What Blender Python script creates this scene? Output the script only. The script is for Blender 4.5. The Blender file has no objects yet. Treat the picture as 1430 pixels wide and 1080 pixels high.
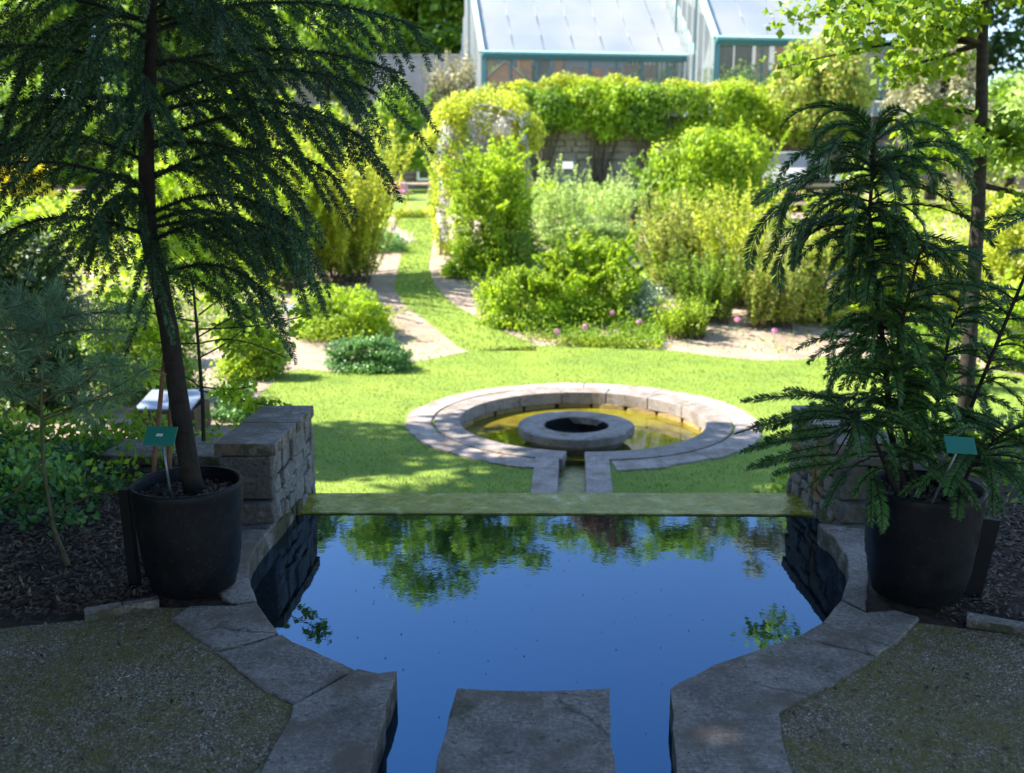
import bpy, bmesh, math, random
import numpy as np
from mathutils import Vector, Matrix
from mathutils.geometry import tessellate_polygon
R = math.radians
random.seed(11)
rng = np.random.default_rng(7)
S = bpy.context.scene
COL = S.collection
# ------------------------------------------------------------------ camera
EYE = 1.7; PITCH = R(12.06); F = 1390.0
cd = bpy.data.cameras.new('camera'); cam = bpy.data.objects.new('camera', cd); COL.objects.link(cam)
cam.location = (0, 0, EYE); cam.rotation_euler = (R(90) - PITCH, 0, 0)
cd.sensor_width = 36; cd.lens = 36 * F / 1430; cd.clip_start = 0.05; cd.clip_end = 600
cd.dof.use_dof = True; cd.dof.focus_distance = 4.3; cd.dof.aperture_fstop = 2.6
S.camera = cam
# ------------------------------------------------------------------ light
SUN_EL = 47; SUN_AZ = -82     # degrees from +Y, negative = left
w = bpy.data.worlds.new('World'); S.world = w; w.use_nodes = True
nt = w.node_tree; bg = nt.nodes['Background']
sky = nt.nodes.new('ShaderNodeTexSky'); sky.sky_type = 'NISHITA'; sky.sun_disc = False
sky.sun_elevation = R(SUN_EL); sky.sun_rotation = R(SUN_AZ)
sky.air_density = 1.0; sky.dust_density = 0.2; sky.ozone_density = 3.5
nt.links.new(sky.outputs[0], bg.inputs[0]); bg.inputs[1].default_value = 0.13
sd = bpy.data.lights.new('sun', 'SUN'); sun = bpy.data.objects.new('sun', sd); COL.objects.link(sun)
sd.energy = 5.0; sd.angle = R(0.53); sd.color = (1.0, 0.93, 0.80)
sdir = Vector((math.sin(R(SUN_AZ)) * math.cos(R(SUN_EL)), math.cos(R(SUN_AZ)) * math.cos(R(SUN_EL)), math.sin(R(SUN_EL))))
sun.rotation_euler = sdir.to_track_quat('Z', 'Y').to_euler()
S.view_settings.view_transform = 'Standard'; S.view_settings.look = 'None'
S.view_settings.exposure = 1.85; S.view_settings.gamma = 1
S.render.engine = 'CYCLES'
S.cycles.max_bounces = 8; S.cycles.transparent_max_bounces = 12
# ------------------------------------------------------------------ places
cp, sp_ = math.cos(PITCH), math.sin(PITCH)
def ray(u, v):
    x = (u - 715) / F; y = -(v - 540) / F
    return Vector((x, cp + y * sp_, -sp_ + y * cp))
def gp(u, v, z=0.0):                       # where a sight line meets the level z
    d = ray(u, v); t = (z - EYE) / d.z
    return Vector((d.x * t, d.y * t, z))
def at(u, v, Y):                           # ... or the upright plane at distance Y
    d = ray(u, v); t = Y / d.y
    return Vector((d.x * t, Y, EYE + d.z * t))
LOW = -1.3; WAT = -0.10
HB = [(0, LOW), (17.5, LOW), (22, -0.5), (25, -0.13), (31, 0.43), (40, 1.07), (300, 1.1)]
def H(Y):
    for (a, za), (b, zb) in zip(HB, HB[1:]):
        if Y <= b: return za + (zb - za) * (Y - a) / (b - a)
    return HB[-1][1]
def gt(u, v):                              # ... or the garden ground
    d = ray(u, v)
    t = 5.0
    while t < 200:
        if EYE + d.z * t <= H(d.y * t): break
        t += 0.02
    return Vector((d.x * t, d.y * t, H(d.y * t)))
# ------------------------------------------------------------------ objects
def tag(o, label=None, cat=None, group=None, kind=None):
    if label: o['label'] = label
    if cat: o['category'] = cat
    if group: o['group'] = group
    if kind: o['kind'] = kind
    return o
def thing(name, label, cat, loc=(0, 0, 0), group=None):
    o = bpy.data.objects.new(name, None); COL.objects.link(o); o.location = loc
    o.empty_display_size = 0.1
    return tag(o, label, cat, group)
def mesh(name, V, Fc, mat, parent=None, smooth=False):
    """V (n,3) array in world space, Fc list or int array of faces"""
    V = np.asarray(V, dtype=np.float64).reshape(-1, 3)
    if parent is not None: V = V - np.array(parent.location)
    me = bpy.data.meshes.new(name)
    if isinstance(Fc, np.ndarray):
        n, k = Fc.shape
        me.vertices.add(len(V)); me.vertices.foreach_set('co', V.astype(np.float32).ravel())
        me.loops.add(n * k); me.loops.foreach_set('vertex_index', Fc.astype(np.int32).ravel())
        me.polygons.add(n); me.polygons.foreach_set('loop_start', np.arange(0, n * k, k, dtype=np.int32))
        me.update(calc_edges=True); me.validate()
    else:
        me.from_pydata([tuple(p) for p in V], [], [tuple(f) for f in Fc]); me.update()
    if smooth: me.polygons.foreach_set('use_smooth', [True] * len(me.polygons))
    me.materials.append(mat)
    o = bpy.data.objects.new(name, me); COL.objects.link(o)
    if parent is not None: o.parent = parent
    return o
class MB:
    """collects shapes into one mesh"""
    def __init__(s): s.V = []; s.F = []
    def add(s, V, Fc):
        b = len(s.V); s.V += [tuple(p) for p in V]; s.F += [tuple(i + b for i in f) for f in Fc]
    def box(s, c, d, rz=0, ry=0, rx=0, jit=0, taper=1):
        M = Matrix.Rotation(rz, 3, 'Z') @ Matrix.Rotation(ry, 3, 'Y') @ Matrix.Rotation(rx, 3, 'X')
        P = []
        for z in (-.5, .5):
            k = taper if z > 0 else 1
            for x, y in ((-.5, -.5), (.5, -.5), (.5, .5), (-.5, .5)):
                q = M @ Vector((x * d[0] * k, y * d[1] * k, z * d[2]))
                P.append(Vector(c) + q + Vector([random.uniform(-jit, jit) for _ in range(3)]))
        s.add(P, [(3, 2, 1, 0), (4, 5, 6, 7), (0, 1, 5, 4), (1, 2, 6, 5), (2, 3, 7, 6), (3, 0, 4, 7)])
    def tube(s, pts, r0, r1=None, n=6, cap=True):
        r1 = r0 if r1 is None else r1
        pts = [Vector(p) for p in pts]; m = len(pts); P = []
        for i, p in enumerate(pts):
            t = (pts[min(i + 1, m - 1)] - pts[max(i - 1, 0)]).normalized()
            a = t.cross(Vector((0.31, 0.2, 0.93))); a = a.normalized() if a.length > 1e-3 else Vector((1, 0, 0))
            b = t.cross(a); r = r0 + (r1 - r0) * i / (m - 1)
            for k in range(n):
                q = 2 * math.pi * k / n; P.append(p + (a * math.cos(q) + b * math.sin(q)) * r)
        Fc = [(i * n + k, i * n + (k + 1) % n, (i + 1) * n + (k + 1) % n, (i + 1) * n + k) for i in range(m - 1) for k in range(n)]
        if cap: Fc += [tuple(range(n))[::-1], tuple(range((m - 1) * n, m * n))]
        s.add(P, Fc)
    def lathe(s, c, prof, n=40):
        P = []; m = len(prof)
        for r, z in prof:
            for k in range(n):
                q = 2 * math.pi * k / n; P.append((c[0] + r * math.cos(q), c[1] + r * math.sin(q), c[2] + z))
        s.add(P, [(i * n + k, i * n + (k + 1) % n, (i + 1) * n + (k + 1) % n, (i + 1) * n + k) for i in range(m - 1) for k in range(n)])
    def prism(s, poly, z0, z1):
        """poly: list of (x,y) or vectors; faces triangulated so concave outlines hold"""
        n = len(poly); P = [(p[0], p[1], z1) for p in poly] + [(p[0], p[1], z0) for p in poly]
        area = sum(poly[i][0] * poly[(i + 1) % n][1] - poly[(i + 1) % n][0] * poly[i][1] for i in range(n))
        tris = tessellate_polygon([[Vector((p[0], p[1], 0)) for p in poly]])
        Fc = []
        for t in tris:
            a, b, c = t
            cr = (poly[b][0] - poly[a][0]) * (poly[c][1] - poly[a][1]) - (poly[b][1] - poly[a][1]) * (poly[c][0] - poly[a][0])
            if cr < 0: a, c = c, a
            Fc.append((a, b, c)); Fc.append((c + n, b + n, a + n))
        for i in range(n):
            j = (i + 1) % n
            Fc.append((i, i + n, j + n, j) if area > 0 else (j, j + n, i + n, i))
        s.add(P, Fc)
    def build(s, name, mat, parent=None, smooth=False):
        return mesh(name, s.V, s.F, mat, parent, smooth)
def bevel(o, wd=0.01, seg=2):
    m = o.modifiers.new('bevel', 'BEVEL'); m.width = wd; m.segments = seg; m.limit_method = 'ANGLE'; m.angle_limit = R(40)
    return o
def sheet(name, poly, z, mat):
    n = len(poly)
    tris = tessellate_polygon([[Vector((p[0], p[1], 0)) for p in poly]])
    Fc = []
    for a, b, c in tris:
        cr = (poly[b][0] - poly[a][0]) * (poly[c][1] - poly[a][1]) - (poly[b][1] - poly[a][1]) * (poly[c][0] - poly[a][0])
        if cr < 0: a, c = c, a
        Fc.append((a, b, c))
    o = mesh(name, [(p[0], p[1], z) for p in poly], Fc, mat)
    return tag(o, kind='structure')
# ------------------------------------------------------------------ materials
def nodes(name):
    m = bpy.data.materials.new(name); m.use_nodes = True
    return m, m.node_tree.nodes, m.node_tree.links, m.node_tree.nodes['Principled BSDF']
def ramp(N, L, fac, stops):
    r = N.new('ShaderNodeValToRGB'); e = r.color_ramp.elements
    while len(e) < len(stops): e.new(0.5)
    for i, (p, c) in enumerate(stops): e[i].position = p; e[i].color = (*c, 1)
    L.new(fac, r.inputs[0]); return r.outputs[0]
def noise(N, L, scale, detail=6, rough=0.6, vec=None):
    n = N.new('ShaderNodeTexNoise'); n.inputs['Scale'].default_value = scale; n.inputs['Detail'].default_value = detail
    n.inputs['Roughness'].default_value = rough
    if vec: L.new(vec, n.inputs['Vector'])
    return n.outputs[0]
def pos(N):
    return N.new('ShaderNodeNewGeometry').outputs['Position']
def mix(N, L, f, a, b):
    m = N.new('ShaderNodeMix'); m.data_type = 'RGBA'
    for sock, val in ((m.inputs[0], f), (m.inputs[6], a), (m.inputs[7], b)):
        if isinstance(val, (int, float)): sock.default_value = val
        elif isinstance(val, tuple): sock.default_value = (*val, 1)
        else: L.new(val, sock)
    return m.outputs[2]
def bump(N, L, h, strength, dist, b):
    n = N.new('ShaderNodeBump'); n.inputs['Strength'].default_value = strength; n.inputs['Distance'].default_value = dist
    L.new(h, n.inputs['Height']); L.new(n.outputs[0], b.inputs['Normal'])
def solid(name, col, rough=0.6, metal=0, var=0.25, scale=6, bmp=0, ior=1.45, spec=.5):
    m, N, L, b = nodes(name); p = pos(N)
    n = noise(N, L, scale, 5, 0.6, p)
    c = ramp(N, L, n, [(0.3, tuple(x * (1 - var) for x in col)), (0.7, tuple(min(1, x * (1 + var)) for x in col))])
    L.new(c, b.inputs['Base Color']); b.inputs['Roughness'].default_value = rough; b.inputs['Metallic'].default_value = metal; b.inputs['Specular IOR Level'].default_value = spec
    b.inputs['IOR'].default_value = ior
    if bmp: bump(N, L, noise(N, L, scale * 6, 6, 0.7, p), bmp, 0.02, b)
    return m
def stone(name, c1, c2, moss=0.3, mosscol=(0.09, 0.1, 0.02), lich=(0.32, 0.31, 0.29), scale=1.0, warm=None, side=0.0):
    m, N, L, b = nodes(name); p = pos(N)
    base = ramp(N, L, noise(N, L, 5 * scale, 8, 0.7, p), [(0.3, c1), (0.7, c2)])
    sp = ramp(N, L, noise(N, L, 60 * scale, 4, 0.8, p), [(0.45, (0, 0, 0)), (0.75, (1, 1, 1))])
    base = mix(N, L, sp, base, tuple(x * 1.5 for x in c2))
    pit = ramp(N, L, noise(N, L, 38 * scale, 3, 0.7, p), [(0.30, (1, 1, 1)), (0.42, (0, 0, 0))])
    base = mix(N, L, pit, base, tuple(x * 0.5 for x in c1))
    li = ramp(N, L, noise(N, L, 9 * scale, 6, 0.75, p), [(0.58, (0, 0, 0)), (0.68, (1, 1, 1))])
    base = mix(N, L, li, base, lich)
    if side:
        vc = N.new('ShaderNodeTexVoronoi'); vc.feature = 'DISTANCE_TO_EDGE'; vc.inputs['Scale'].default_value = 1.9
        wn = N.new('ShaderNodeTexNoise'); wn.inputs['Scale'].default_value = 5; wn.inputs['Detail'].default_value = 6; L.new(p, wn.inputs['Vector'])
        vm = N.new('ShaderNodeMix'); vm.data_type = 'RGBA'; vm.inputs[0].default_value = 0.16; L.new(p, vm.inputs[6]); L.new(wn.outputs['Color'], vm.inputs[7]); L.new(vm.outputs[2], vc.inputs['Vector'])
        cr = ramp(N, L, vc.outputs['Distance'], [(0.0, (.8, .8, .8)), (0.014, (0, 0, 0))]); cm = ramp(N, L, noise(N, L, 1.1, 2, .5, p), [(0.47, (0, 0, 0)), (0.53, (1, 1, 1))])
        cx2 = N.new('ShaderNodeMath'); cx2.operation = 'MULTIPLY'; L.new(cr, cx2.inputs[0]); L.new(cm, cx2.inputs[1])
        base = mix(N, L, cx2.outputs[0], base, (0.03, 0.027, 0.02))
        st = ramp(N, L, noise(N, L, 1.4, 6, .7, p), [(0.5, (0, 0, 0)), (0.6, (.55, .55, .55))]); base = mix(N, L, st, base, tuple(x * .8 for x in c1))
    if warm:
        wm = ramp(N, L, noise(N, L, 3.1 * scale, 5, 0.7, p), [(0.5, (0, 0, 0)), (0.62, (1, 1, 1))])
        base = mix(N, L, wm, base, warm)
    mo = ramp(N, L, noise(N, L, 2.3 * scale, 7, 0.75, p), [(0.62 - moss * 0.3, (0, 0, 0)), (0.72 - moss * 0.2, (1, 1, 1))])
    base = mix(N, L, mo, base, mosscol)
    sx = N.new('ShaderNodeSeparateXYZ'); L.new(N.new('ShaderNodeNewGeometry').outputs['True Normal'], sx.inputs[0])
    sm = ramp(N, L, sx.outputs[2], [(0.25, (1, 1, 1)), (0.75, (0, 0, 0))]); sn = ramp(N, L, noise(N, L, 12 * scale, 5, .7, p), [(0.42, (0, 0, 0)), (0.58, (1, 1, 1))])
    ml = N.new('ShaderNodeMath'); ml.operation = 'MULTIPLY'; L.new(sm, ml.inputs[0]); L.new(sn, ml.inputs[1]); m2 = N.new('ShaderNodeMath'); m2.operation = 'MULTIPLY'; L.new(ml.outputs[0], m2.inputs[0]); m2.inputs[1].default_value = side
    base = mix(N, L, m2.outputs[0], base, mosscol)
    L.new(base, b.inputs['Base Color']); b.inputs['Roughness'].default_value = 0.85
    mm = N.new('ShaderNodeMath'); mm.operation = 'ADD'
    L.new(noise(N, L, 14 * scale, 8, 0.75, p), mm.inputs[0]); L.new(noise(N, L, 70 * scale, 4, 0.8, p), mm.inputs[1])
    bump(N, L, mm.outputs[0], 0.8, 0.02, b)
    return m
def leafmat(name, dark, light, tr=0.35, rough=0.5, hue=None):
    m, N, L, b = nodes(name)
    g = N.new('ShaderNodeNewGeometry')
    stops = [(0.0, dark), (0.75, light)]
    if hue: stops.append((0.97, hue))
    c = ramp(N, L, g.outputs['Random Per Island'], stops)
    n = noise(N, L, 1.6, 3, 0.5, g.outputs['Position'])
    v = ramp(N, L, n, [(0.35, (0.62, 0.66, 0.7)), (0.65, (1.15, 1.12, 1.0))])
    mm = N.new('ShaderNodeMix'); mm.data_type = 'RGBA'; mm.blend_type = 'MULTIPLY'; mm.inputs[0].default_value = 1
    L.new(c, mm.inputs[6]); L.new(v, mm.inputs[7]); c = mm.outputs[2]
    L.new(c, b.inputs['Base Color']); b.inputs['Roughness'].default_value = rough
    t = N.new('ShaderNodeBsdfTranslucent')
    ht = N.new('ShaderNodeHueSaturation'); ht.inputs['Hue'].default_value = 0.485; ht.inputs['Value'].default_value = 1.35
    L.new(c, ht.inputs['Color']); L.new(ht.outputs[0], t.inputs[0])
    x = N.new('ShaderNodeMixShader'); x.inputs[0].default_value = tr
    L.new(b.outputs[0], x.inputs[1]); L.new(t.outputs[0], x.inputs[2])
    L.new(x.outputs[0], N['Material Output'].inputs[0])
    return m
LM = dict(
 bright=leafmat('leaf_bright', (0.16, 0.28, 0.012), (0.42, 0.60, 0.035), 0.55),
 yellow=leafmat('leaf_yellow', (0.24, 0.32, 0.02), (0.55, 0.62, 0.06), 0.5),
 mid=leafmat('leaf_mid', (0.08, 0.18, 0.012), (0.26, 0.43, 0.03), 0.48),
 dark=leafmat('leaf_dark', (0.016, 0.045, 0.010), (0.06, 0.13, 0.02), 0.3),
 forest=leafmat('leaf_forest', (0.02, 0.06, 0.008), (0.07, 0.17, 0.02), 0.3),
 grey=leafmat('leaf_grey', (0.22, 0.30, 0.17), (0.48, 0.56, 0.40), 0.25),
 pale=leafmat('leaf_pale', (0.20, 0.34, 0.08), (0.50, 0.64, 0.20), 0.45),
 blue=leafmat('leaf_blue', (0.07, 0.20, 0.04), (0.20, 0.40, 0.12), 0.3),
 beige=leafmat('leaf_beige', (0.16, 0.18, 0.07), (0.42, 0.40, 0.22), 0.35),
 olive=leafmat('leaf_olive', (0.17, 0.24, 0.03), (0.44, 0.56, 0.09), 0.48, hue=(0.46, 0.33, 0.12)),
 copper=leafmat('leaf_copper', (0.10, 0.06, 0.03), (0.25, 0.15, 0.08), 0.3),
 conifer=leafmat('leaf_conifer', (0.010, 0.040, 0.012), (0.038, 0.115, 0.034), 0.2, 0.5),
 frond=leafmat('leaf_frond', (0.012, 0.06, 0.016), (0.075, 0.24, 0.05), 0.3, 0.55, hue=(0.12, 0.12, 0.03)),
 ginkgo=leafmat('leaf_ginkgo', (0.09, 0.19, 0.008), (0.24, 0.38, 0.02), 0.5),
 pine=leafmat('leaf_pine', (0.06, 0.14, 0.07), (0.16, 0.30, 0.16), 0.2, 0.45),
 ivy=leafmat('leaf_ivy', (0.03, 0.10, 0.025), (0.09, 0.24, 0.06), 0.3),
 wist=leafmat('petal_lilac', (0.50, 0.44, 0.55), (0.85, 0.80, 0.82), 0.4),
 pink=leafmat('petal_pink', (0.6, 0.18, 0.42), (0.85, 0.45, 0.65), 0.3),
 gold=leafmat('petal_gold', (0.80, 0.72, 0.02), (0.95, 0.88, 0.05), 0.2),
 white=leafmat('petal_white', (0.7, 0.7, 0.7), (0.85, 0.85, 0.85), 0.3),
)
bark = solid('bark', (0.022, 0.017, 0.013), 0.9, var=0.5, scale=30, bmp=1.0)
bark2 = solid('bark_brown', (0.05, 0.04, 0.03), 0.9, var=0.5, scale=22, bmp=1.0)
barkpale = solid('bark_pale', (0.10, 0.075, 0.055), 0.9, var=0.4, scale=18, bmp=1.0)
stem_m = solid('stem_brown', (0.075, 0.07, 0.03), 0.85, var=0.4, scale=20)
# ------------------------------------------------------------------ foliage
def rand_dir(n):
    v = rng.normal(size=(n, 3)); return v / np.linalg.norm(v, axis=1, keepdims=True)
def leaf_quads(P, D, Nn, ln, wd):
    """diamond leaves at P, pointing along D, facing Nn"""
    D = D / (np.linalg.norm(D, axis=1, keepdims=True) + 1e-9)
    Sd = np.cross(D, Nn); Sd /= (np.linalg.norm(Sd, axis=1, keepdims=True) + 1e-9)
    U = np.cross(Sd, D)
    ln = ln[:, None]; wd = wd[:, None]
    a = P; c = P + D * ln
    m = P + D * ln * 0.45
    b = m + Sd * wd * 0.5 + U * wd * 0.12; d = m - Sd * wd * 0.5 + U * wd * 0.12
    V = np.stack([a, b, c, d], 1).reshape(-1, 3)
    Fc = np.arange(len(P) * 4).reshape(-1, 4)
    return V, Fc
def clump_leaves(cl, n, size, aspect=0.55, up=0.3, out=0.7):
    cl = np.array(cl, dtype=float)            # cx cy cz rx ry rz
    wgt = cl[:, 3] * cl[:, 5]; wgt /= wgt.sum()
    k = rng.choice(len(cl), n, p=wgt)
    d = rand_dir(n); rad = rng.random(n) ** 0.45
    P = cl[k, :3] + d * cl[k, 3:6] * rad[:, None]
    Nn = d * out + rand_dir(n) * 0.7 + np.array([0, 0, up])
    D = np.cross(Nn, rand_dir(n)); D[:, 2] -= 0.25
    s = size * rng.uniform(0.55, 1.25, n)
    return leaf_quads(P, D, Nn, s, s * aspect)
def make_clumps(c, r, k, cr=0.36, low=-0.5):
    cl = [(c[0], c[1], c[2], r[0] * .55, r[1] * .55, r[2] * .55)]
    for _ in range(k):
        while True:
            d = rand_dir(1)[0]
            if d[2] > low: break
        q = rng.uniform(0.62, 0.88); s = cr * rng.uniform(0.6, 1.25)
        cl.append((c[0] + d[0] * r[0] * q, c[1] + d[1] * r[1] * q, c[2] + d[2] * r[2] * q, r[0] * s, r[1] * s, r[2] * s))
    return cl
def join(parts):
    V = []; Fc = []; b = 0
    for v, f in parts:
        V.append(v); Fc.append(f + b); b += len(v)
    return np.concatenate(V), np.concatenate(Fc)
def shoots(base_fn, n, ln, spread, leaf, per, droop=0.2, width=0.4, tip_up=0.0):
    """leafy shoots rising from points; returns leaf quads and stem polylines"""
    Ps = []; Ds = []; Ns = []; polys = []
    for i in range(n):
        b = np.array(base_fn()); az = random.uniform(0, 2 * math.pi); t = spread * random.uniform(0.2, 1)
        d = np.array([math.cos(az) * math.sin(t), math.sin(az) * math.sin(t), math.cos(t)])
        L_ = ln * random.uniform(0.6, 1.15); pts = [b]
        st = 5
        for j in range(st):
            d = d + np.array([0, 0, -droop / st]); d /= np.linalg.norm(d); pts.append(pts[-1] + d * L_ / st)
        polys.append(pts)
        q = rng.uniform(0.12, 1, per) * st
        i0 = np.minimum(q.astype(int), st - 1); fr = (q - i0)[:, None]; A = np.array(pts)
        Pp = A[i0] * (1 - fr) + A[i0 + 1] * fr
        T = A[i0 + 1] - A[i0]; T /= np.linalg.norm(T, axis=1, keepdims=True)
        rd = rand_dir(per); D = T * 0.7 + rd
        Ps.append(Pp); Ds.append(D); Ns.append(rand_dir(per) + [0, 0, 0.6])
    P = np.concatenate(Ps); D = np.concatenate(Ds); Nn = np.concatenate(Ns)
    s = leaf * rng.uniform(0.6, 1.2, len(P))
    return leaf_quads(P, D, Nn, s, s * width), polys
def stems(polys, r0, r1, parent, mat=None, name='stem', n=5):
    mb = MB()
    for p in polys: mb.tube(p, r0, r1, n)
    return mb.build(name, mat or stem_m, parent, True)
def bush(label, u0, u1, vt, vb, mat, leaf=0.08, n=2600, Y=None, deep=0.8, k=16, cat='shrub', name='shrub', group=None, shoot=0.25, cr=0.36, z0=None):
    uc = (u0 + u1) / 2
    b = gt(uc, vb) if Y is None else at(uc, vb, Y)
    if Y is not None and z0 is not None: b.z = z0
    Y = b.y; t = at(uc, vt, Y); wd = abs(at(u1, vb, Y).x - at(u0, vb, Y).x) / 2
    h = t.z - b.z
    b.y += wd * deep * 0.5
    o = thing(name, label, cat, (b.x, b.y, b.z), group)
    c = (b.x, b.y, b.z + h * 0.42); r = (wd * 1.02, wd * deep, h * 0.58)
    cl = make_clumps(c, r, k, cr, -0.75)
    cl += [(b.x + math.cos(a) * wd * .6, b.y + math.sin(a) * wd * deep * .6, b.z + h * .16, wd * .42, wd * .42, h * .2) for a in np.linspace(0, 6.28, 9)]
    parts = [clump_leaves(cl, int(n * 1.45), leaf * 1.08)]
    sl, polys = shoots(lambda: (b.x + rng.normal() * wd * .38, b.y + rng.normal() * wd * deep * .3, b.z + h * random.uniform(.35, .72)),
                       int(14 + k * 1.5), h * 0.36, 1.0, leaf * 0.9, max(10, int(n * shoot / 40)), 0.5)
    parts.append(sl)
    V, Fc = join(parts); V[:, 2] = np.maximum(V[:, 2], b.z + 0.005)
    mesh('foliage', V, Fc, LM[mat], o)
    st = []
    for _ in range(7):
        a = random.uniform(0, 6.28); e = (b.x + math.cos(a) * wd * .5, b.y + math.sin(a) * wd * deep * .5, b.z + h * .7)
        st.append([(b.x + math.cos(a) * wd * .08, b.y + math.sin(a) * wd * .06, b.z - 0.02), (b.x + math.cos(a) * wd * .25, b.y + math.sin(a) * wd * deep * .25, b.z + h * .35), e])
    stems(st, max(0.008, h * 0.012), 0.004, o)
    return o
def wispy(label, u0, u1, vt, vb, mat, leaf=0.06, n=60, per=60, spread=0.5, Y=None, cat='shrub', name='shrub', droop=0.2, width=0.4, r=0.008, group=None, deep=0.8, smat=None, z0=None):
    uc = (u0 + u1) / 2
    b = gt(uc, vb) if Y is None else at(uc, vb, Y)
    if z0 is not None: b.z = z0
    Y = b.y; h = at(uc, vt, Y).z - b.z; wd = abs(at(u1, vb, Y).x - at(u0, vb, Y).x) / 2
    b.y += wd * deep * .5
    o = thing(name, label, cat, (b.x, b.y, b.z), group)
    if cat == 'shrub': per = int(per * 1.9); leaf *= 1.1; r *= .55
    (V, Fc), polys = shoots(lambda: (b.x + random.uniform(-.55, .55) * wd, b.y + random.uniform(-.5, .5) * wd * deep, b.z - 0.01), n, h, spread, leaf, per, droop, width)
    V[:, 2] = np.maximum(V[:, 2], b.z + 0.004)
    mesh('foliage', V, Fc, LM[mat], o)
    stems(polys, r, r * 0.4, o, smat, n=4)
    return o
def limb(a, b, bend=0.15, n=6, droop=0.0):
    a = Vector(a); b = Vector(b); L_ = (b - a).length
    off = Vector([random.uniform(-1, 1) for _ in range(3)]) * bend * L_; pts = []
    for i in range(n + 1):
        t = i / n; pts.append(a.lerp(b, t) + off * math.sin(t * math.pi) + Vector((0, 0, droop * L_ * math.sin(t * math.pi))))
    return pts
def tree(label, base, h, r, mat, leaf, n, trunk_r=0.2, k=30, crown_lo=0.35, name='broadleaf_tree', group=None, cat='tree', clumps=None, tm=None, cr=0.34, limbs=10):
    b = Vector(base)
    o = thing(name, label, cat, b, group)
    cz = b.z + h * (crown_lo + 1) / 2; rz = h * (1 - crown_lo) / 2
    cl = clumps or make_clumps((b.x, b.y, cz), (r, r, rz), k, cr, -0.8)
    V, Fc = clump_leaves(cl, n, leaf)
    mesh('crown', V, Fc, LM[mat], o)
    mb = MB(); top = Vector((b.x + random.uniform(-.2, .2), b.y, b.z + h * (0.8 if not clumps else .6)))
    mb.tube(limb((b.x, b.y, b.z - .05), top, 0.03), trunk_r, trunk_r * .3, 9)
    for c in cl[1:limbs + 1]:
        s = b.lerp(top, random.uniform(.35, .85)); mb.tube(limb(s, c[:3], .1), trunk_r * .35, trunk_r * .08, 6)
    mb.build('trunk', tm or bark, o, True)
    return o
# ================================================================== SETTING: upper terrace
def wob(poly, j=0.006, step=0.09, closed=True):
    """resample an outline and roughen it slightly, as worn stone is"""
    out = []; n = len(poly)
    for i in range(n if closed else n - 1):
        a = Vector(poly[i][:2]); b = Vector(poly[(i + 1) % n][:2]); m = max(1, int((b - a).length / step))
        for k in range(m):
            t = k / m; p = a.lerp(b, t)
            out.append((p.x + random.uniform(-j, j), p.y + random.uniform(-j, j)))
    return out
def px(L_, z=0.0): return [tuple(gp(u, v, z)[:2]) for u, v in L_]
grav, N, L, b = nodes('gravel')
p = pos(N)
v = N.new('ShaderNodeTexVoronoi'); v.inputs['Scale'].default_value = 105; L.new(p, v.inputs['Vector'])
c = ramp(N, L, v.outputs['Color'], [(0.0, (0.08, 0.06, 0.036)), (0.5, (0.18, 0.135, 0.082)), (0.9, (0.37, 0.29, 0.20))])
mo = ramp(N, L, noise(N, L, 1.7, 8, 0.8, p), [(0.38, (0, 0, 0)), (0.54, (1, 1, 1))])
mo2 = ramp(N, L, noise(N, L, 26, 5, 0.7, p), [(0.42, (0, 0, 0)), (0.55, (0.85, 0.85, 0.85))])
mm = N.new('ShaderNodeMath'); mm.operation = 'MULTIPLY'; L.new(mo, mm.inputs[0]); L.new(mo2, mm.inputs[1])
c = mix(N, L, mm.outputs[0], c, (0.15, 0.12, 0.015))
L.new(c, b.inputs['Base Color']); b.inputs['Roughness'].default_value = 0.9
bump(N, L, v.outputs['Distance'], 1.0, 0.008, b)
mulch = solid('mulch', (0.075, 0.05, 0.035), 0.95, var=0.6, scale=35, bmp=1.0)
cope = stone('coping_stone', (0.10, 0.08, 0.068), (0.31, 0.26, 0.225), 0.2, (0.055, 0.058, 0.02), (0.36, 0.31, 0.28), warm=(0.15, 0.11, 0.08), side=0.9)
basin_m = stone('basin_stone', (0.04, 0.035, 0.015), (0.10, 0.075, 0.03), 0.5, (0.05, 0.055, 0.01), (0.16, 0.12, 0.05))
# left ground: gravel in front, mulch behind
GL = px([(480, 1500), (455, 1080), (470, 990), (400, 935), (330, 890), (275, 845)]); 
sheet('gravel_path', GL + px([(222, 845), (118, 862), (-60, 880)]) + [(-6, 3.5), (-6, 0.2), (-0.6, 0.2)], -0.012, grav)
sheet('soil', px([(335, 885), (330, 830), (332, 780), (355, 742)]) + [(-1.3, 4.7), (-1.4, 5.62), (-1.46, 6.1), (-8, 6.1), (-8, 2.6)] + px([(100, 930)]), -0.018, mulch)
GR = px([(1020, 1500), (1015, 1080), (1010, 985), (1100, 945), (1180, 905), (1225, 860)])
sheet('gravel_path', GR + px([(1300, 868), (1360, 876), (1500, 892)]) + [(6, 3.4), (6, 0.2), (0.6, 0.2)], -0.012, grav)
sheet('soil', px([(1215, 870), (1205, 800), (1190, 760), (1180, 742)]) + [(1.75, 4.75), (1.85, 5.62), (1.9, 6.1), (8, 6.1), (8, 2.6)] + px([(1380, 930)]), -0.018, mulch)
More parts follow.
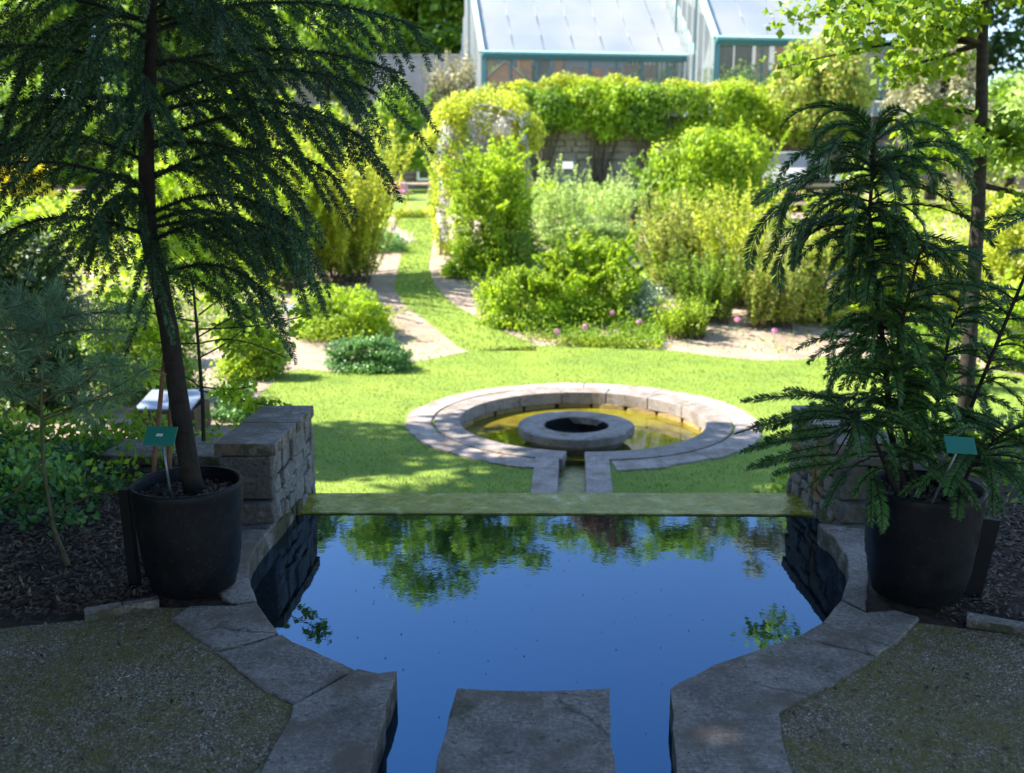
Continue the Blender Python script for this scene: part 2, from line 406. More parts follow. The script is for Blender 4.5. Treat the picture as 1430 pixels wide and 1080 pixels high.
# far-side banks falling to the garden
bank = solid('bank_soil', (0.13, 0.10, 0.07), 0.95, var=0.4, scale=9, bmp=0.8)
for s, x0 in ((-1, -1.5), (1, 1.9)):
    V = []; Fc = []
    for (y, z) in ((6.1, -0.02), (6.6, -0.10), (7.6, -0.75), (8.6, LOW + 0.01)):
        for x in (x0 if y < 6.3 else x0 + s * 1.2, s * 14): V.append((x, y, z))
    for i in range(3):
        f = (2 * i, 2 * i + 1, 2 * i + 3, 2 * i + 2); Fc.append(f if s > 0 else f[::-1])
    tag(mesh('bank', V, Fc, bank), kind='structure')
# retaining face of the terrace (below the weir and under the banks)
mb = MB(); mb.box((0.2, 5.35, -0.72), (12, 0.16, 1.16)); o = mb.build('terrace_wall', basin_m)
tag(o, 'mossy stone retaining face below the pool edge, dropping to the lawn', 'wall')
# pool floor and water
sheet('pool_floor', [(-2.4, 0.2), (2.4, 0.2), (2.4, 5.3), (-2.4, 5.3)], -0.45, basin_m)
wat, N, L, b = nodes('water')
b.inputs['Base Color'].default_value = (0.003, 0.006, 0.010, 1); b.inputs['Roughness'].default_value = 0.012; b.inputs['IOR'].default_value = 2.35; b.inputs['Specular Tint'].default_value = (0.13, 0.50, 0.95, 1)
n1 = noise(N, L, 5.0, 4, 0.6, pos(N)); bump(N, L, n1, 0.055, 0.01, b)
sheet('pool_water', [(-1.6, 0.2), (2.0, 0.2), (2.0, 4.8)] + px([(1120, 721)], WAT) + px([(430, 717)], WAT) + [(-1.6, 4.8)], WAT, wat)
# coping stones
inner_l = [(378, 740), (346, 780), (350, 812), (358, 838), (373, 862), (398, 886), (432, 905), (475, 924), (515, 937), (548, 942)]
outer_l = [(300, 742), (296, 780), (296, 812), (280, 838), (248, 862), (272, 886), (305, 912), (345, 945), (378, 966), (410, 985)]
cs = 'stone slabs edging the pool'
def slab(poly, label, group=cs, mat=cope, z0=-0.34, z1=0.0, name='coping_stone', cat='stone slab', j=0.006):
    mb = MB(); mb.prism(wob(poly, j, .07), z0, z1 + random.uniform(-.004, .004)); o = mb.build(name, mat); bevel(o, 0.011, 3)
    return tag(o, label, cat, group)
def g(L_, i0, i1): return L_[i0:i1]
slab(px([(384, 733), (362, 757), (346, 782), (350, 812), (358, 838), (322, 842), (292, 815), (296, 780), (315, 742)]), 'grey slab of the pool rim passing right behind the left black pot')
slab(px([(358.5, 840), (373, 862), (390, 882), (345, 895), (303, 907), (272, 886), (238, 862), (262, 846), (322, 844)]), 'grey slab of the pool rim that the left black pot stands over')
slab(px([(392, 884), (432, 905), (475, 924), (498, 933), (455, 957), (412, 982), (378, 966), (345, 945), (305, 910), (347, 898)]), 'cracked curved grey slab between the left pot and the left channel corner')
slab(px([(500, 935), (530, 941), (552, 939), (550, 950), (513, 1080), (470, 1300), (420, 1500), (230, 1500), (312, 1240), (365, 1080), (412, 985), (457, 960)]), 'grey corner slab whose edge drops into the water on the left of the central block')
slab(px([(1140, 730), (1166, 752), (1182, 775), (1185, 805), (1174, 835), (1210, 852), (1212, 800), (1206, 738)]), 'narrow grey slab of the pool rim beside the right black pot')
slab(px([(1173, 837), (1147, 868), (1112, 889), (1225, 915), (1262, 888), (1285, 862), (1250, 852), (1210, 854)]), 'broken grey slab with a corner crack in front of the right black pot')
slab(px([(1110, 890), (1050, 911), (1000, 929), (945, 954), (936, 962), (945, 1080), (965, 1300), (985, 1500), (1230, 1500), (1140, 1240), (1105, 1080), (1085, 995), (1150, 962), (1222, 917)]), 'long grey slab bending along the gravel on the right of the central block')
slab(px([(637, 961), (690, 964.5), (745, 966), (800, 965), (850, 961), (853, 1000), (858, 1080), (868, 1240), (885, 1500), (500, 1500), (575, 1240), (608, 1080), (628, 1000)]), 'broad grey block set in the water in the gap of the pool rim', None, name='stepping_stone')
# thin slate strips that edge the gravel
mb = MB()
for a, b_ in (((222, 842), (172, 850)), ((170, 851), (118, 861))):
    A = gp(*a); B = gp(*b_); d = B - A; mb.box(((A.x + B.x) / 2, (A.y + B.y) / 2, -0.005), (d.length, 0.05, 0.05), math.atan2(d.y, d.x), jit=0.004)
o = mb.build('edging_strip', cope); tag(o, 'low slate strip between gravel and bark mulch left of the pot', 'edging')
mb = MB()
for a, b_ in (((1350, 866), (1460, 884)), ((1464, 885), (1560, 900))):
    A = gp(*a); B = gp(*b_); d = B - A; mb.box(((A.x + B.x) / 2, (A.y + B.y) / 2, -0.005), (d.length, 0.06, 0.05), math.atan2(d.y, d.x), jit=0.004)
o = mb.build('edging_strip', cope); tag(o, 'low dark slate strip between gravel and bark mulch right of the pot', 'edging')
# pebbles and bark as loose matter
def inpoly(P, poly):
    x, y = P[:, 0], P[:, 1]; ins = np.zeros(len(P), bool); n = len(poly)
    for i in range(n):
        x0, y0 = poly[i][:2]; x1, y1 = poly[(i + 1) % n][:2]
        c = ((y0 > y) != (y1 > y)) & (x < (x1 - x0) * (y - y0) / (y1 - y0 + 1e-12) + x0); ins ^= c
    return ins
def scatter(poly, n):
    a = np.array([p[:2] for p in poly]); lo, hi = a.min(0), a.max(0)
    P = rng.random((n, 2)) * (hi - lo) + lo; return P[inpoly(P, poly)]
def pebbles(poly, n, z, s0, s1, name, mat, flat=0.6):
    P = scatter(poly, n); m = len(P); s = rng.uniform(s0, s1, (m, 1)) * rng.uniform(.5, 1, (m, 1))
    ang = rng.random(m) * 6.28; c, s_ = np.cos(ang)[:, None], np.sin(ang)[:, None]
    ax = np.concatenate([c, s_, 0 * c], 1); ay = np.concatenate([-s_, c, 0 * c], 1)
    C = np.concatenate([P, np.full((m, 1), z)], 1); up = np.array([[0, 0, 1.0]])
    r = lambda: rng.uniform(.7, 1.1, (m, 1))
    V = np.stack([C + ax * s * r(), C + ay * s * .7 * r(), C - ax * s * r(), C - ay * s * .7 * r(), C + up * s * flat * r() + ax * s * .2], 1).reshape(-1, 3)
    b = (np.arange(m) * 5)[:, None]
    Fc = np.concatenate([b + [[0, 1, 4]], b + [[1, 2, 4]], b + [[2, 3, 4]], b + [[3, 0, 4]]])
    o = mesh(name, V, Fc, mat); return tag(o, kind='stuff')
peb, N, L, b = nodes('pebble')
c = ramp(N, L, N.new('ShaderNodeNewGeometry').outputs['Random Per Island'], [(0, (0.06, 0.045, 0.028)), (.5, (0.175, 0.13, 0.082)), (.85, (0.36, 0.285, 0.205)), (1, (0.6, 0.57, 0.52))])
pm = ramp(N, L, noise(N, L, 1.7, 8, 0.8, pos(N)), [(0.40, (0, 0, 0)), (0.56, (0.75, 0.75, 0.75))])
c = mix(N, L, pm, c, (0.15, 0.12, 0.012))
L.new(c, b.inputs['Base Color']); b.inputs['Roughness'].default_value = 0.8
GLV = px([(430, 1180), (405, 1080), (395, 990), (300, 915), (262, 868), (222, 850), (118, 866), (-60, 886), (-80, 1180)])
GRV = px([(1070, 1180), (1106, 1080), (1088, 998), (1205, 938), (1262, 892), (1300, 874), (1360, 880), (1500, 896), (1560, 1180)])
pebbles(GLV, 60000, -0.012, 0.0025, 0.008, 'pebbles', peb); pebbles(GRV, 60000, -0.012, 0.0025, 0.008, 'pebbles', peb)
chip = leafmat('bark_chip', (0.035, 0.022, 0.016), (0.13, 0.085, 0.06), 0.0, 0.9, hue=(0.22, 0.16, 0.11))
def litter(poly, n, z, sz, name, mat, asp=0.35):
    P = scatter(poly, n); m = len(P); D = rand_dir(m) * [1, 1, .35]; Nn = rand_dir(m) * .6 + [0, 0, 1]
    s = sz * rng.uniform(.4, 1.3, m)
    V, Fc = leaf_quads(np.concatenate([P, rng.uniform(z, z + .02, (m, 1))], 1), D, Nn, s, s * asp)
    o = mesh(name, V, Fc, mat); return tag(o, kind='stuff')
litter(px([(240, 840), (270, 800), (178, 760), (170, 690), (-90, 690), (-90, 868), (118, 854)]), 16000, -0.015, 0.035, 'bark_mulch', chip)
litter(px([(1300, 860), (1340, 780), (1370, 700), (1600, 700), (1600, 890), (1430, 878)]), 12000, -0.015, 0.035, 'bark_mulch', chip)
# floating specks on the pool
# ------------------------------------------------------------------ weir
weir_m, N, L, b = nodes('wet_moss_stone'); p = pos(N)
c = ramp(N, L, noise(N, L, 9, 8, 0.75, p), [(0.3, (0.09, 0.09, 0.008)), (0.5, (0.20, 0.19, 0.015)), (0.60, (0.32, 0.29, 0.08)), (0.70, (0.5, 0.5, 0.38))])  # palest stop paints white reflection streaks onto the mossy stone
L.new(c, b.inputs['Base Color']); b.inputs['Roughness'].default_value = 0.10; b.inputs['IOR'].default_value = 1.33
bump(N, L, noise(N, L, 20, 4, 0.6, p), 0.7, 0.012, b)
wl = px([(443, 717), (775, 718), (1108, 720), (1109, 690), (443, 690)], -0.097)
mb = MB(); mb.prism([(-1.20, wl[0][1])] + [wl[1]] + [(1.70, wl[2][1]), (1.70, wl[3][1]), (-1.20, wl[4][1])], -0.5, -0.092)
o = mb.build('weir_sill', weir_m); tag(o, 'wet olive mossy stone sill where the pool spills over to the lawn', 'sill')
# ------------------------------------------------------------------ walls beside the weir
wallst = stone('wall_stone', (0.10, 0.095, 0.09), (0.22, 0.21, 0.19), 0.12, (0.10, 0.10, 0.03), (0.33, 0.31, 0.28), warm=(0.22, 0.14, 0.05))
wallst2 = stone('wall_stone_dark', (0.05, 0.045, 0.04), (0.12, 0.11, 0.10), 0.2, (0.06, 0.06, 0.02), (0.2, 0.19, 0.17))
mortar = solid('mortar', (0.12, 0.105, 0.085), 0.95, var=0.4, scale=20, bmp=1.0)
def rubble(mb, p0, p1, z0, z1, nrm, hs=0.07, ls=0.12, th=0.05, gap=0.008):
    """irregular courses of stones on the face p0-p1; nrm = outward direction"""
    p0 = Vector(p0); p1 = Vector(p1); d = p1 - p0; Ln = d.length; d.normalize(); rz = math.atan2(d.y, d.x); nrm = Vector(nrm[:2])
    z = z0
    while z < z1 - 0.02:
        h = min(hs * random.uniform(.6, 1.35), z1 - z); s = 0
        if z1 - z - h < hs * .4: h = z1 - z
        while s < Ln - 0.01:
            l = min(ls * random.uniform(.4, 1.9), Ln - s)
            if Ln - s - l < ls * .4: l = Ln - s
            q = p0 + d * (s + l / 2) + nrm * random.uniform(-.012, .008)
            mb.box((q.x, q.y, z + h / 2), (l - gap, th, h - gap), rz, ry=random.uniform(-.04, .04), jit=0.013 if hs < .15 else .03, taper=1)
            s += l
        z += h
def side_wall(label, xn0, xn1, xf0, xf1, side, darkn):
    """low wall running from the terrace (near) to the weir (far); capped, stepped at its near end"""
    yn, yf = 4.76, 5.60
    o = thing('stone_wall', label, 'wall', ((xn0 + xn1) / 2, 5.2, LOW), 'low walls flanking the weir')
    core = MB(); core.prism([(xn0 + .03, yn + .03), (xn1 - .03, yn + .03), (xf1 - .03, yf - .03), (xf0 + .03, yf - .03)], LOW, 0.33); core.build('mortar_core', mortar, o)
    r = MB()
    if side > 0: rubble(r, (xn1 - .02, yn + .02), (xf1 - .02, yf), -0.30, 0.33, (1, 0, 0), .085, .10); 
    else: rubble(r, (xn0 + .02, yn + .02), (xf0 + .02, yf), -0.30, 0.33, (-1, 0, 0), .085, .10)
    rubble(r, (xf0, yf - .02), (xf1, yf - .02), LOW, 0.33, (0, 1, 0), .12, .2)
    b1 = r.build('rubble_face', wallst, o); bevel(b1, 0.013, 2)
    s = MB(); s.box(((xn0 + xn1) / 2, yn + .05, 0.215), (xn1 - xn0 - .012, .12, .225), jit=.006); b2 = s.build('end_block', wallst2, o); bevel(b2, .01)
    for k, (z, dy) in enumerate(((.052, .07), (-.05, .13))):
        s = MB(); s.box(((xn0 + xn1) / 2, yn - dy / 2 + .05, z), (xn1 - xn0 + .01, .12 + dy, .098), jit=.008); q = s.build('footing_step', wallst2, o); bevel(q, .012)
    for (a, b_) in ((0, .52), (.53, 1)):
        lp = lambda t, A, B: A + (B - A) * t
        s = MB(); s.prism(wob([(lp(a, xn0, xf0) - .012, lp(a, yn, yf)), (lp(a, xn1, xf1) + .012, lp(a, yn, yf)), (lp(b_, xn1, xf1) + .012, lp(b_, yn, yf) - .004), (lp(b_, xn0, xf0) - .012, lp(b_, yn, yf) - .004)], .005, .06), .332, .392)
        q = s.build('cap_stone', cope, o); bevel(q, .012)
    return o
side_wall('low rubble wall with flat cap stones at the left end of the weir, stepped down beside the left pot', -1.465, -1.19, -1.425, -1.155, 1, 0)
side_wall('low rubble wall at the right end of the weir, half hidden by drooping fronds', 1.63, 1.93, 1.62, 1.90, -1, 0)
# kerb wall to the left of it, and the wall's inner pool faces
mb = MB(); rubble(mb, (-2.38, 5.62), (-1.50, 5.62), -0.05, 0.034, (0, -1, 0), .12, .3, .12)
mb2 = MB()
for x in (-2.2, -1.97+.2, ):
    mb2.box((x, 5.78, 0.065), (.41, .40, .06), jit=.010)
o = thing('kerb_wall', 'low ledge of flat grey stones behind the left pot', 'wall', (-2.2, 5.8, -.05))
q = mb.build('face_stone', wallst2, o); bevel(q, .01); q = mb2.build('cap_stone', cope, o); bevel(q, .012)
for nm, A, B, nr, lb in (('l', (-1.27, 4.2), (-1.20, 5.2), (1, 0, 0), 'left'), ('r', (1.64, 4.2), (1.68, 5.2), (-1, 0, 0), 'right')):
    mb = MB(); rubble(mb, A, B, -0.42, -0.03, nr, .09, .16, .1); q = mb.build('pool_lining', basin_m); bevel(q, .008)
    tag(q, 'brown submerged stonework lining the %s side of the pool by the weir' % lb, 'wall')
# ================================================================== SETTING: garden ground
FC = Vector((0.87, 12.02, LOW)); RO = 2.17; RI = RO * 0.70
def circ(c, r, a0, a1, n): return [(c.x + r * math.cos(a0 + (a1 - a0) * i / n), c.y + r * math.sin(a0 + (a1 - a0) * i / n)) for i in range(n + 1)]
lawn_m, N, L, b = nodes('lawn'); p = pos(N)
c = ramp(N, L, noise(N, L, 0.9, 6, 0.7, p), [(0.3, (0.15, 0.235, 0.024)), (0.5, (0.21, 0.31, 0.03)), (0.72, (0.30, 0.37, 0.045))])
wr = ramp(N, L, noise(N, L, 5.5, 7, 0.8, p), [(0.6, (0, 0, 0)), (0.72, (0.6, 0.6, 0.6))]); c = mix(N, L, wr, c, (0.27, 0.23, 0.07))
c2 = ramp(N, L, noise(N, L, 45, 4, 0.8, p), [(0.3, (0.45, 0.5, 0.5)), (0.6, (1.05, 1.05, 1))])
mm = N.new('ShaderNodeMix'); mm.data_type = 'RGBA'; mm.blend_type = 'MULTIPLY'; mm.inputs[0].default_value = 0.8; L.new(c, mm.inputs[6]); L.new(c2, mm.inputs[7])
L.new(mm.outputs[2], b.inputs['Base Color']); b.inputs['Roughness'].default_value = 0.8
bump(N, L, noise(N, L, 60, 3, 0.8, p), 1.0, 0.02, b)
sand_m, N, L, b = nodes('sandy_soil'); p = pos(N)
c = ramp(N, L, noise(N, L, 1.3, 8, 0.75, p), [(0.3, (0.26, 0.19, 0.14)), (0.55, (0.44, 0.34, 0.26)), (0.75, (0.55, 0.45, 0.36))])
dk = ramp(N, L, noise(N, L, 16, 6, 0.85, p), [(0.52, (0, 0, 0)), (0.62, (0.8, 0.8, 0.8))])
c = mix(N, L, dk, c, (0.14, 0.10, 0.06))
L.new(c, b.inputs['Base Color']); b.inputs['Roughness'].default_value = 0.95
bump(N, L, noise(N, L, 30, 6, 0.8, p), 1.0, 0.04, b)
slot = 0.14; cxs = 0.66
def cxa(y): return 0.575 + 0.0615 * (y - 9.16)
def ushape(outer_pts, rr):
    """outline that runs round the outside, then up the channel and round the basin"""
    dx0, dx1 = cxs - slot - .05, cxs + slot + .05
    a1 = math.atan2(-math.sqrt(rr**2 - (dx1 - FC.x)**2), dx1 - FC.x); a0 = math.atan2(-math.sqrt(rr**2 - (dx0 - FC.x)**2), dx0 - FC.x)
    arc = circ(FC, rr, a1, a0 + 2 * math.pi, 72)
    return [(cxa(5.8) + slot + .05, 5.8)] + outer_pts + [(cxa(5.8) - slot - .05, 5.8)] + arc[::-1]
sheet('garden_soil', ushape([(60, 5.8), (60, 17.5), (-60, 17.5), (-60, 5.8)], RI + .03), LOW - 0.006, sand_m)
V = []; Fc = []
rows = [17.5, 22, 25, 31, 40, 90, 300]
for y in rows:
    for x in (-220, 220): V.append((x, y, H(y) - .006))
for i in range(len(rows) - 1): Fc.append((2 * i, 2 * i + 1, 2 * i + 3, 2 * i + 2))
tag(mesh('garden_soil', V, Fc, sand_m), kind='structure')
far = [tuple(gp(u, v, LOW)[:2]) for u, v in ((1400, 520), (1300, 506), (1150, 498), (1110, 503), (1060, 504), (1000, 498), (930, 489), (850, 486), (790, 484), (748, 483))]
farl = [tuple(gp(u, v, LOW)[:2]) for u, v in ((655, 491), (600, 502), (540, 512), (470, 521), (430, 516), (400, 519), (370, 545), (330, 590))]
LAWN = ushape([(9, 5.8), (9, 13)] + far + farl + [(-3.1, 8.6), (-2.6, 5.8)], RI + .03)
sheet('lawn', wob(LAWN, .012, .25), LOW, lawn_m)
# grass path climbing away
lp_ = [(655, 491), (628, 475), (600, 452), (566, 428), (550, 404), (556, 375), (562, 352), (560, 330), (552, 308), (552, 300)]
rp_ = [(748, 483), (708, 465), (668, 445), (632, 425), (606, 398), (598, 372), (602, 350), (606, 330), (602, 308), (601, 300)]
V = []
def inter(edge, Y):
    P = [gt(u, v) for u, v in edge]
    for a, b_ in zip(P, P[1:]):
        if a.y <= Y <= b_.y: t = (Y - a.y) / (b_.y - a.y + 1e-9); return a.x + (b_.x - a.x) * t
    return P[0].x if Y < P[0].y else P[-1].x
ys = sorted(set([17.0 + .25 * i for i in range(3)] + [17.5 + .3 * i for i in range(47)] + [22, 25, 31]))
for y in ys: V += [(inter(lp_, y), y, H(y)), (inter(rp_, y), y, H(y))]
Fc = [(2 * i, 2 * i + 1, 2 * i + 3, 2 * i + 2) for i in range(len(ys) - 1)]
tag(mesh('grass_path', V, Fc, lawn_m), kind='structure')
# further lawn behind the arch
for nm, pts in (('far_lawn', [(552, 300), (601, 300), (880, 300), (905, 262), (700, 262), (556, 270), (548, 285)]), ('far_lawn', [(890, 402), (1000, 402), (985, 374), (905, 372)])):
    P = [gt(u, v) for u, v in pts]; V = []; 
    y0, y1 = min(p.y for p in P), max(p.y for p in P); x0, x1 = min(p.x for p in P), max(p.x for p in P)
    yy = sorted(set([y0, y1] + [b_[0] for b_ in HB if y0 < b_[0] < y1]))
    for y in yy: V += [(x0, y, H(y) + .002), (x1, y, H(y) + .002)]
    tag(mesh(nm, V, [(2 * i, 2 * i + 1, 2 * i + 3, 2 * i + 2) for i in range(len(yy) - 1)], lawn_m), kind='structure')
# grass blades
grass = leafmat('grass_blade', (0.13, 0.23, 0.022), (0.32, 0.42, 0.05), 0.35, 0.6)
def blades(poly, n, z, ln, excl=None):
    P = scatter(poly, n)
    if excl is not None: P = P[excl(P)]
    m = len(P); zz = np.full((m, 1), z) if not callable(z) else z(P)
    D = rand_dir(m) * [.7, .7, .3] + [0, 0, 1]; s = ln * rng.uniform(.5, 1.2, m)
    V, Fc = leaf_quads(np.concatenate([P, zz], 1), D, rand_dir(m), s, s * .3)
    return tag(mesh('grass_blades', V, Fc, grass), kind='stuff')
blades([(9, 5.8), (9, 13)] + far + farl + [(-3.1, 8.6), (-2.6, 5.8)], 150000, LOW, 0.032,
       lambda P: (np.hypot(P[:, 0] - FC.x, P[:, 1] - FC.y) > RO + .03) & ~((abs(P[:, 0] - cxa(P[:, 1])) < .42) & (P[:, 1] < 10.2)))
pp = [(inter(lp_, y), y) for y in ys] + [(inter(rp_, y), y) for y in ys[::-1]]
blades(pp, 26000, lambda P: np.array([[H(y)] for y in P[:, 1]]), 0.06)
# ------------------------------------------------------------------ fountain
pav = stone('paving_stone', (0.20, 0.16, 0.14), (0.42, 0.35, 0.315), 0.12, (0.12, 0.12, 0.04), (0.42, 0.37, 0.34), warm=(0.24, 0.18, 0.14))
rim_m = stone('rim_stone', (0.15, 0.125, 0.11), (0.33, 0.285, 0.26), 0.1, (0.12, 0.12, 0.04), (0.35, 0.32, 0.30), warm=(0.19, 0.15, 0.12))
yst = stone('basin_wall_stone', (0.20, 0.14, 0.05), (0.42, 0.29, 0.11), 0.2, (0.13, 0.13, 0.02), (0.46, 0.36, 0.2))
ft = thing('round_fountain', 'sunken round stone fountain basin in the lawn with a double ring of paving', 'fountain', FC)
def ring_stone(a0, a1, r0, r1, z0, z1, mat, name, jr=0.0):
    gp_ = 0.004
    ro = r1 + random.uniform(-jr, jr); n = 6
    inn = [(FC.x + r0 * math.cos(a0 + (a1 - a0) * i / n + (gp_ / r0 if i == 0 else -gp_ / r0 if i == n else 0)), FC.y + r0 * math.sin(a0 + (a1 - a0) * i / n)) for i in range(n + 1)]
    out = [(FC.x + (ro + random.uniform(-jr, jr) * .5) * math.cos(a0 + (a1 - a0) * i / n - 0 + (gp_ / r1 if i == 0 else -gp_ / r1 if i == n else 0)), FC.y + (ro + random.uniform(-jr, jr) * .5) * math.sin(a0 + (a1 - a0) * i / n)) for i in range(n + 1)]
    mb = MB(); mb.prism(out + inn[::-1], z0, z1); o = mb.build(name, mat, ft); bevel(o, .008, 1); return o
gapa = math.asin((slot + 0.25) / RO); ac = math.atan2(-1, -0.085)
n1 = 22
for i in range(n1):
    a = ac + gapa + (2 * math.pi - 2 * gapa) * i / n1; a2 = ac + gapa + (2 * math.pi - 2 * gapa) * (i + 1) / n1
    ring_stone(a, a2, RO * .858, RO, LOW - .1, LOW + .022 + random.uniform(-.004, .004), pav, 'paving_stone', .035)
gapi = math.asin((slot) / (RI)); n2 = 15
for i in range(n2):
    a = ac + gapi + (2 * math.pi - 2 * gapi) * i / n2; a2 = ac + gapi + (2 * math.pi - 2 * gapi) * (i + 1) / n2
    ring_stone(a, a2, RI, RO * .846, LOW - .14, LOW + .026 + random.uniform(-.003, .003), rim_m, 'rim_stone', .004)
mb = MB()
for zz, hh in ((-.34, .12), (-.21, .12)):
    m = 20
    for i in range(m):
        a = (i + (.5 if zz < -.3 else 0)) / m * 2 * math.pi; r = RI + .05 + random.uniform(-.01, .02)
        mb.box((FC.x + r * math.cos(a), FC.y + r * math.sin(a), LOW + zz + hh / 2 - .03), (.1, 2 * math.pi * RI / m - .025, hh - .012), a, jit=.008)
q = mb.build('basin_wall', yst, ft); bevel(q, .015)
mb = MB(); mb.lathe((FC.x, FC.y, LOW), [(RI + .09, -.6), (RI + .09, -.05)], 60); mb.build('basin_backing', basin_m, ft)
fw, N, L, b = nodes('fountain_water'); p = pos(N)
c = ramp(N, L, noise(N, L, 1.6, 7, 0.72, p), [(0.3, (0.05, 0.042, 0.006)), (0.46, (0.13, 0.105, 0.008)), (0.6, (0.17, 0.16, 0.012)), (0.75, (0.07, 0.085, 0.01))])
L.new(c, b.inputs['Base Color']); b.inputs['Roughness'].default_value = 0.03; b.inputs['IOR'].default_value = 1.4
bump(N, L, noise(N, L, 5, 3, 0.5, p), 0.08, 0.01, b)
sheet('fountain_water', circ(FC, RI + .08, 0, 2 * math.pi, 60)[:-1], LOW - .20, fw)
# channel
for s, lb in ((-1, 'left'), (1, 'right')):
    for k, (y0, y1) in enumerate(((5.9, 7.55), (7.57, 8.8), (8.82, 10.35 if s < 0 else 10.32))):
        y1b = y1 if k < 2 else FC.y - math.sqrt((RI + .01)**2 - (cxs + s * slot - FC.x)**2) + .02
        mb = MB(); mb.prism(wob([(cxa(y0) + s * slot, y0), (cxa(y0) + s * (slot + .255), y0), (cxa(y1b) + s * (slot + .255), y1b), (cxa(y1b) + s * slot, y1b)], .004, .2), LOW - .3, LOW + .028)
        o = mb.build('channel_stone', pav); bevel(o, .01)
        tag(o, '%s flanking slab of the water channel, %s' % (lb, ('at the foot of the weir', 'midway to the fountain', 'running up to the fountain rim')[k]), 'stone slab', 'slabs along the water channel')
rill, N, L, b = nodes('channel_water'); p = pos(N)
c = ramp(N, L, noise(N, L, 6, 6, 0.7, p), [(0.35, (0.08, 0.08, 0.015)), (0.6, (0.2, 0.2, 0.06))])
L.new(c, b.inputs['Base Color']); b.inputs['Roughness'].default_value = 0.05; b.inputs['IOR'].default_value = 1.6
bump(N, L, noise(N, L, 14, 4, 0.6, p), 0.5, 0.02, b)
sheet('channel_water', [(cxa(5.6) - slot - .05, 5.6), (cxa(5.6) + slot + .05, 5.6), (cxa(10.48) + slot + .05, 10.48), (cxa(10.48) - slot - .05, 10.48)], LOW - .11, rill)
# millstone
ms_c = gp(804, 590, LOW + .05); mr = RO * 0.325
o = thing('millstone', 'round stone ring with a dark central hole standing in the fountain water', 'stone ring', (ms_c.x, ms_c.y, LOW - .25))
mb = MB(); m = 48; P = []
prof = [(.56, -.06), (.56, .035), (.58, .046), (.965, .05), (1.0, .035), (1.0, -.07), (.95, -.12), (.80, -.17), (.76, -.26)]
for r, z in prof:
    for k in range(m):
        a = 2 * math.pi * k / m; rr = mr * r * (1 + .012 * math.sin(3 * a + 1) + random.uniform(-.006, .006))
        if r > .9 and -.62 < a - 0 < .0 or (r > .9 and 5.75 < a < 6.1): rr *= .94
        P.append((ms_c.x + rr * math.cos(a), ms_c.y + rr * math.sin(a), LOW + z * .85 - .015))
Fq = [(i * m + k, i * m + (k + 1) % m, (i + 1) * m + (k + 1) % m, (i + 1) * m + k) for i in range(len(prof) - 1) for k in range(m)]
mb.add(P, Fq); mb.build('ring', rim_m, o)
dark = solid('dark_hole', (0.008, 0.008, 0.009), 0.3)
mb = MB(); mb.lathe((ms_c.x, ms_c.y, LOW - .012), [(mr * .562, .020), (mr * .555, -.13), (.001, -.13)], 48); mb.build('hole_shade', dark, o)  # near-black lining stands in for the shade inside the hole
# ================================================================== back wall, greenhouses
farwall = stone('far_wall_stone', (0.12, 0.10, 0.09), (0.22, 0.185, 0.165), 0.0, (0.1, 0.1, 0.04), (0.42, 0.39, 0.36), scale=.5)
YW = 42.0
tag(mesh('upper_ground', [(-120, YW + .3, 4.0), (120, YW + .3, 4.0), (220, 300, 4.3), (-220, 300, 4.3)], [(0, 1, 2, 3)], bank), kind='structure')
def far_wall(label, x0, x1, z1, Y=YW):
    o = thing('stone_wall', label, 'wall', ((x0 + x1) / 2, Y, 1.05))
    c = MB(); c.box(((x0 + x1) / 2, Y + .25, (z1 + 1.0) / 2), (x1 - x0, .4, z1 - 1.0)); c.build('mortar_core', mortar, o)
    r = MB(); rubble(r, (x0, Y), (x1, Y), 1.05, z1 - .12, (0, -1, 0), .30, .55, .12, .03); r.build('rubble_face', farwall, o)
    r = MB(); s = x0
    while s < x1:
        l = random.uniform(.8, 1.3); r.box((s + l / 2, Y + .2, z1 - .03), (l - .02, .6, .12), jit=.01); s += l
    r.build('coping', cope, o)
far_wall('long grey rubble retaining wall under the green climbers, right of the arch', at(735, 200, YW).x, at(1165, 200, YW).x, 3.9)
far_wall('grey rubble wall left of the arch, with a small white framed hatch', at(-420, 200, YW).x, at(735, 200, YW).x - .03, 3.9)
# hatch
white = solid('white_paint', (0.72, 0.70, 0.66), 0.6, var=0.08)
hc = at(598, 236, YW - .12)
o = thing('hatch', 'small white framed square opening low in the grey wall left of the arch', 'hatch', hc)
mb = MB(); s = .42
for dx, dz, w_, h_ in ((-s, 0, .11, 2 * s + .11), (s, 0, .11, 2 * s + .11), (0, s, 2 * s - .11, .11), (0, -s, 2 * s - .11, .11)): mb.box((hc.x + dx, hc.y, hc.z + dz), (w_, .1, h_))
mb.build('frame', white, o); mb = MB(); mb.box((hc.x, hc.y + .04, hc.z), (2 * s - .1, .03, 2 * s - .1)); mb.build('opening', solid('hatch_dark', (.05, .06, .02), .7), o)
# concrete wall at upper left
conc = solid('concrete', (0.50, 0.47, 0.46), 0.85, var=0.12, scale=2, bmp=.3)
a = at(515, 110, 55); b_ = at(668, 110, 55); zt = at(600, 79, 55).z
o = thing('concrete_wall', 'pale panelled concrete wall behind the dark conifer, left of the greenhouse', 'wall', ((a.x + b_.x) / 2, 55, 4))
x = a.x - 5
while x < b_.x:
    mb = MB(); mb.box((x + .98, 55, (zt + 4) / 2), (1.94, .2, zt - 4)); mb.build('panel', conc, o); x += 1.96
mb = MB(); mb.box(((a.x - 5 + b_.x) / 2, 55, zt + .05), (b_.x - a.x + 5.2, .36, .1)); mb.build('capping', conc, o)
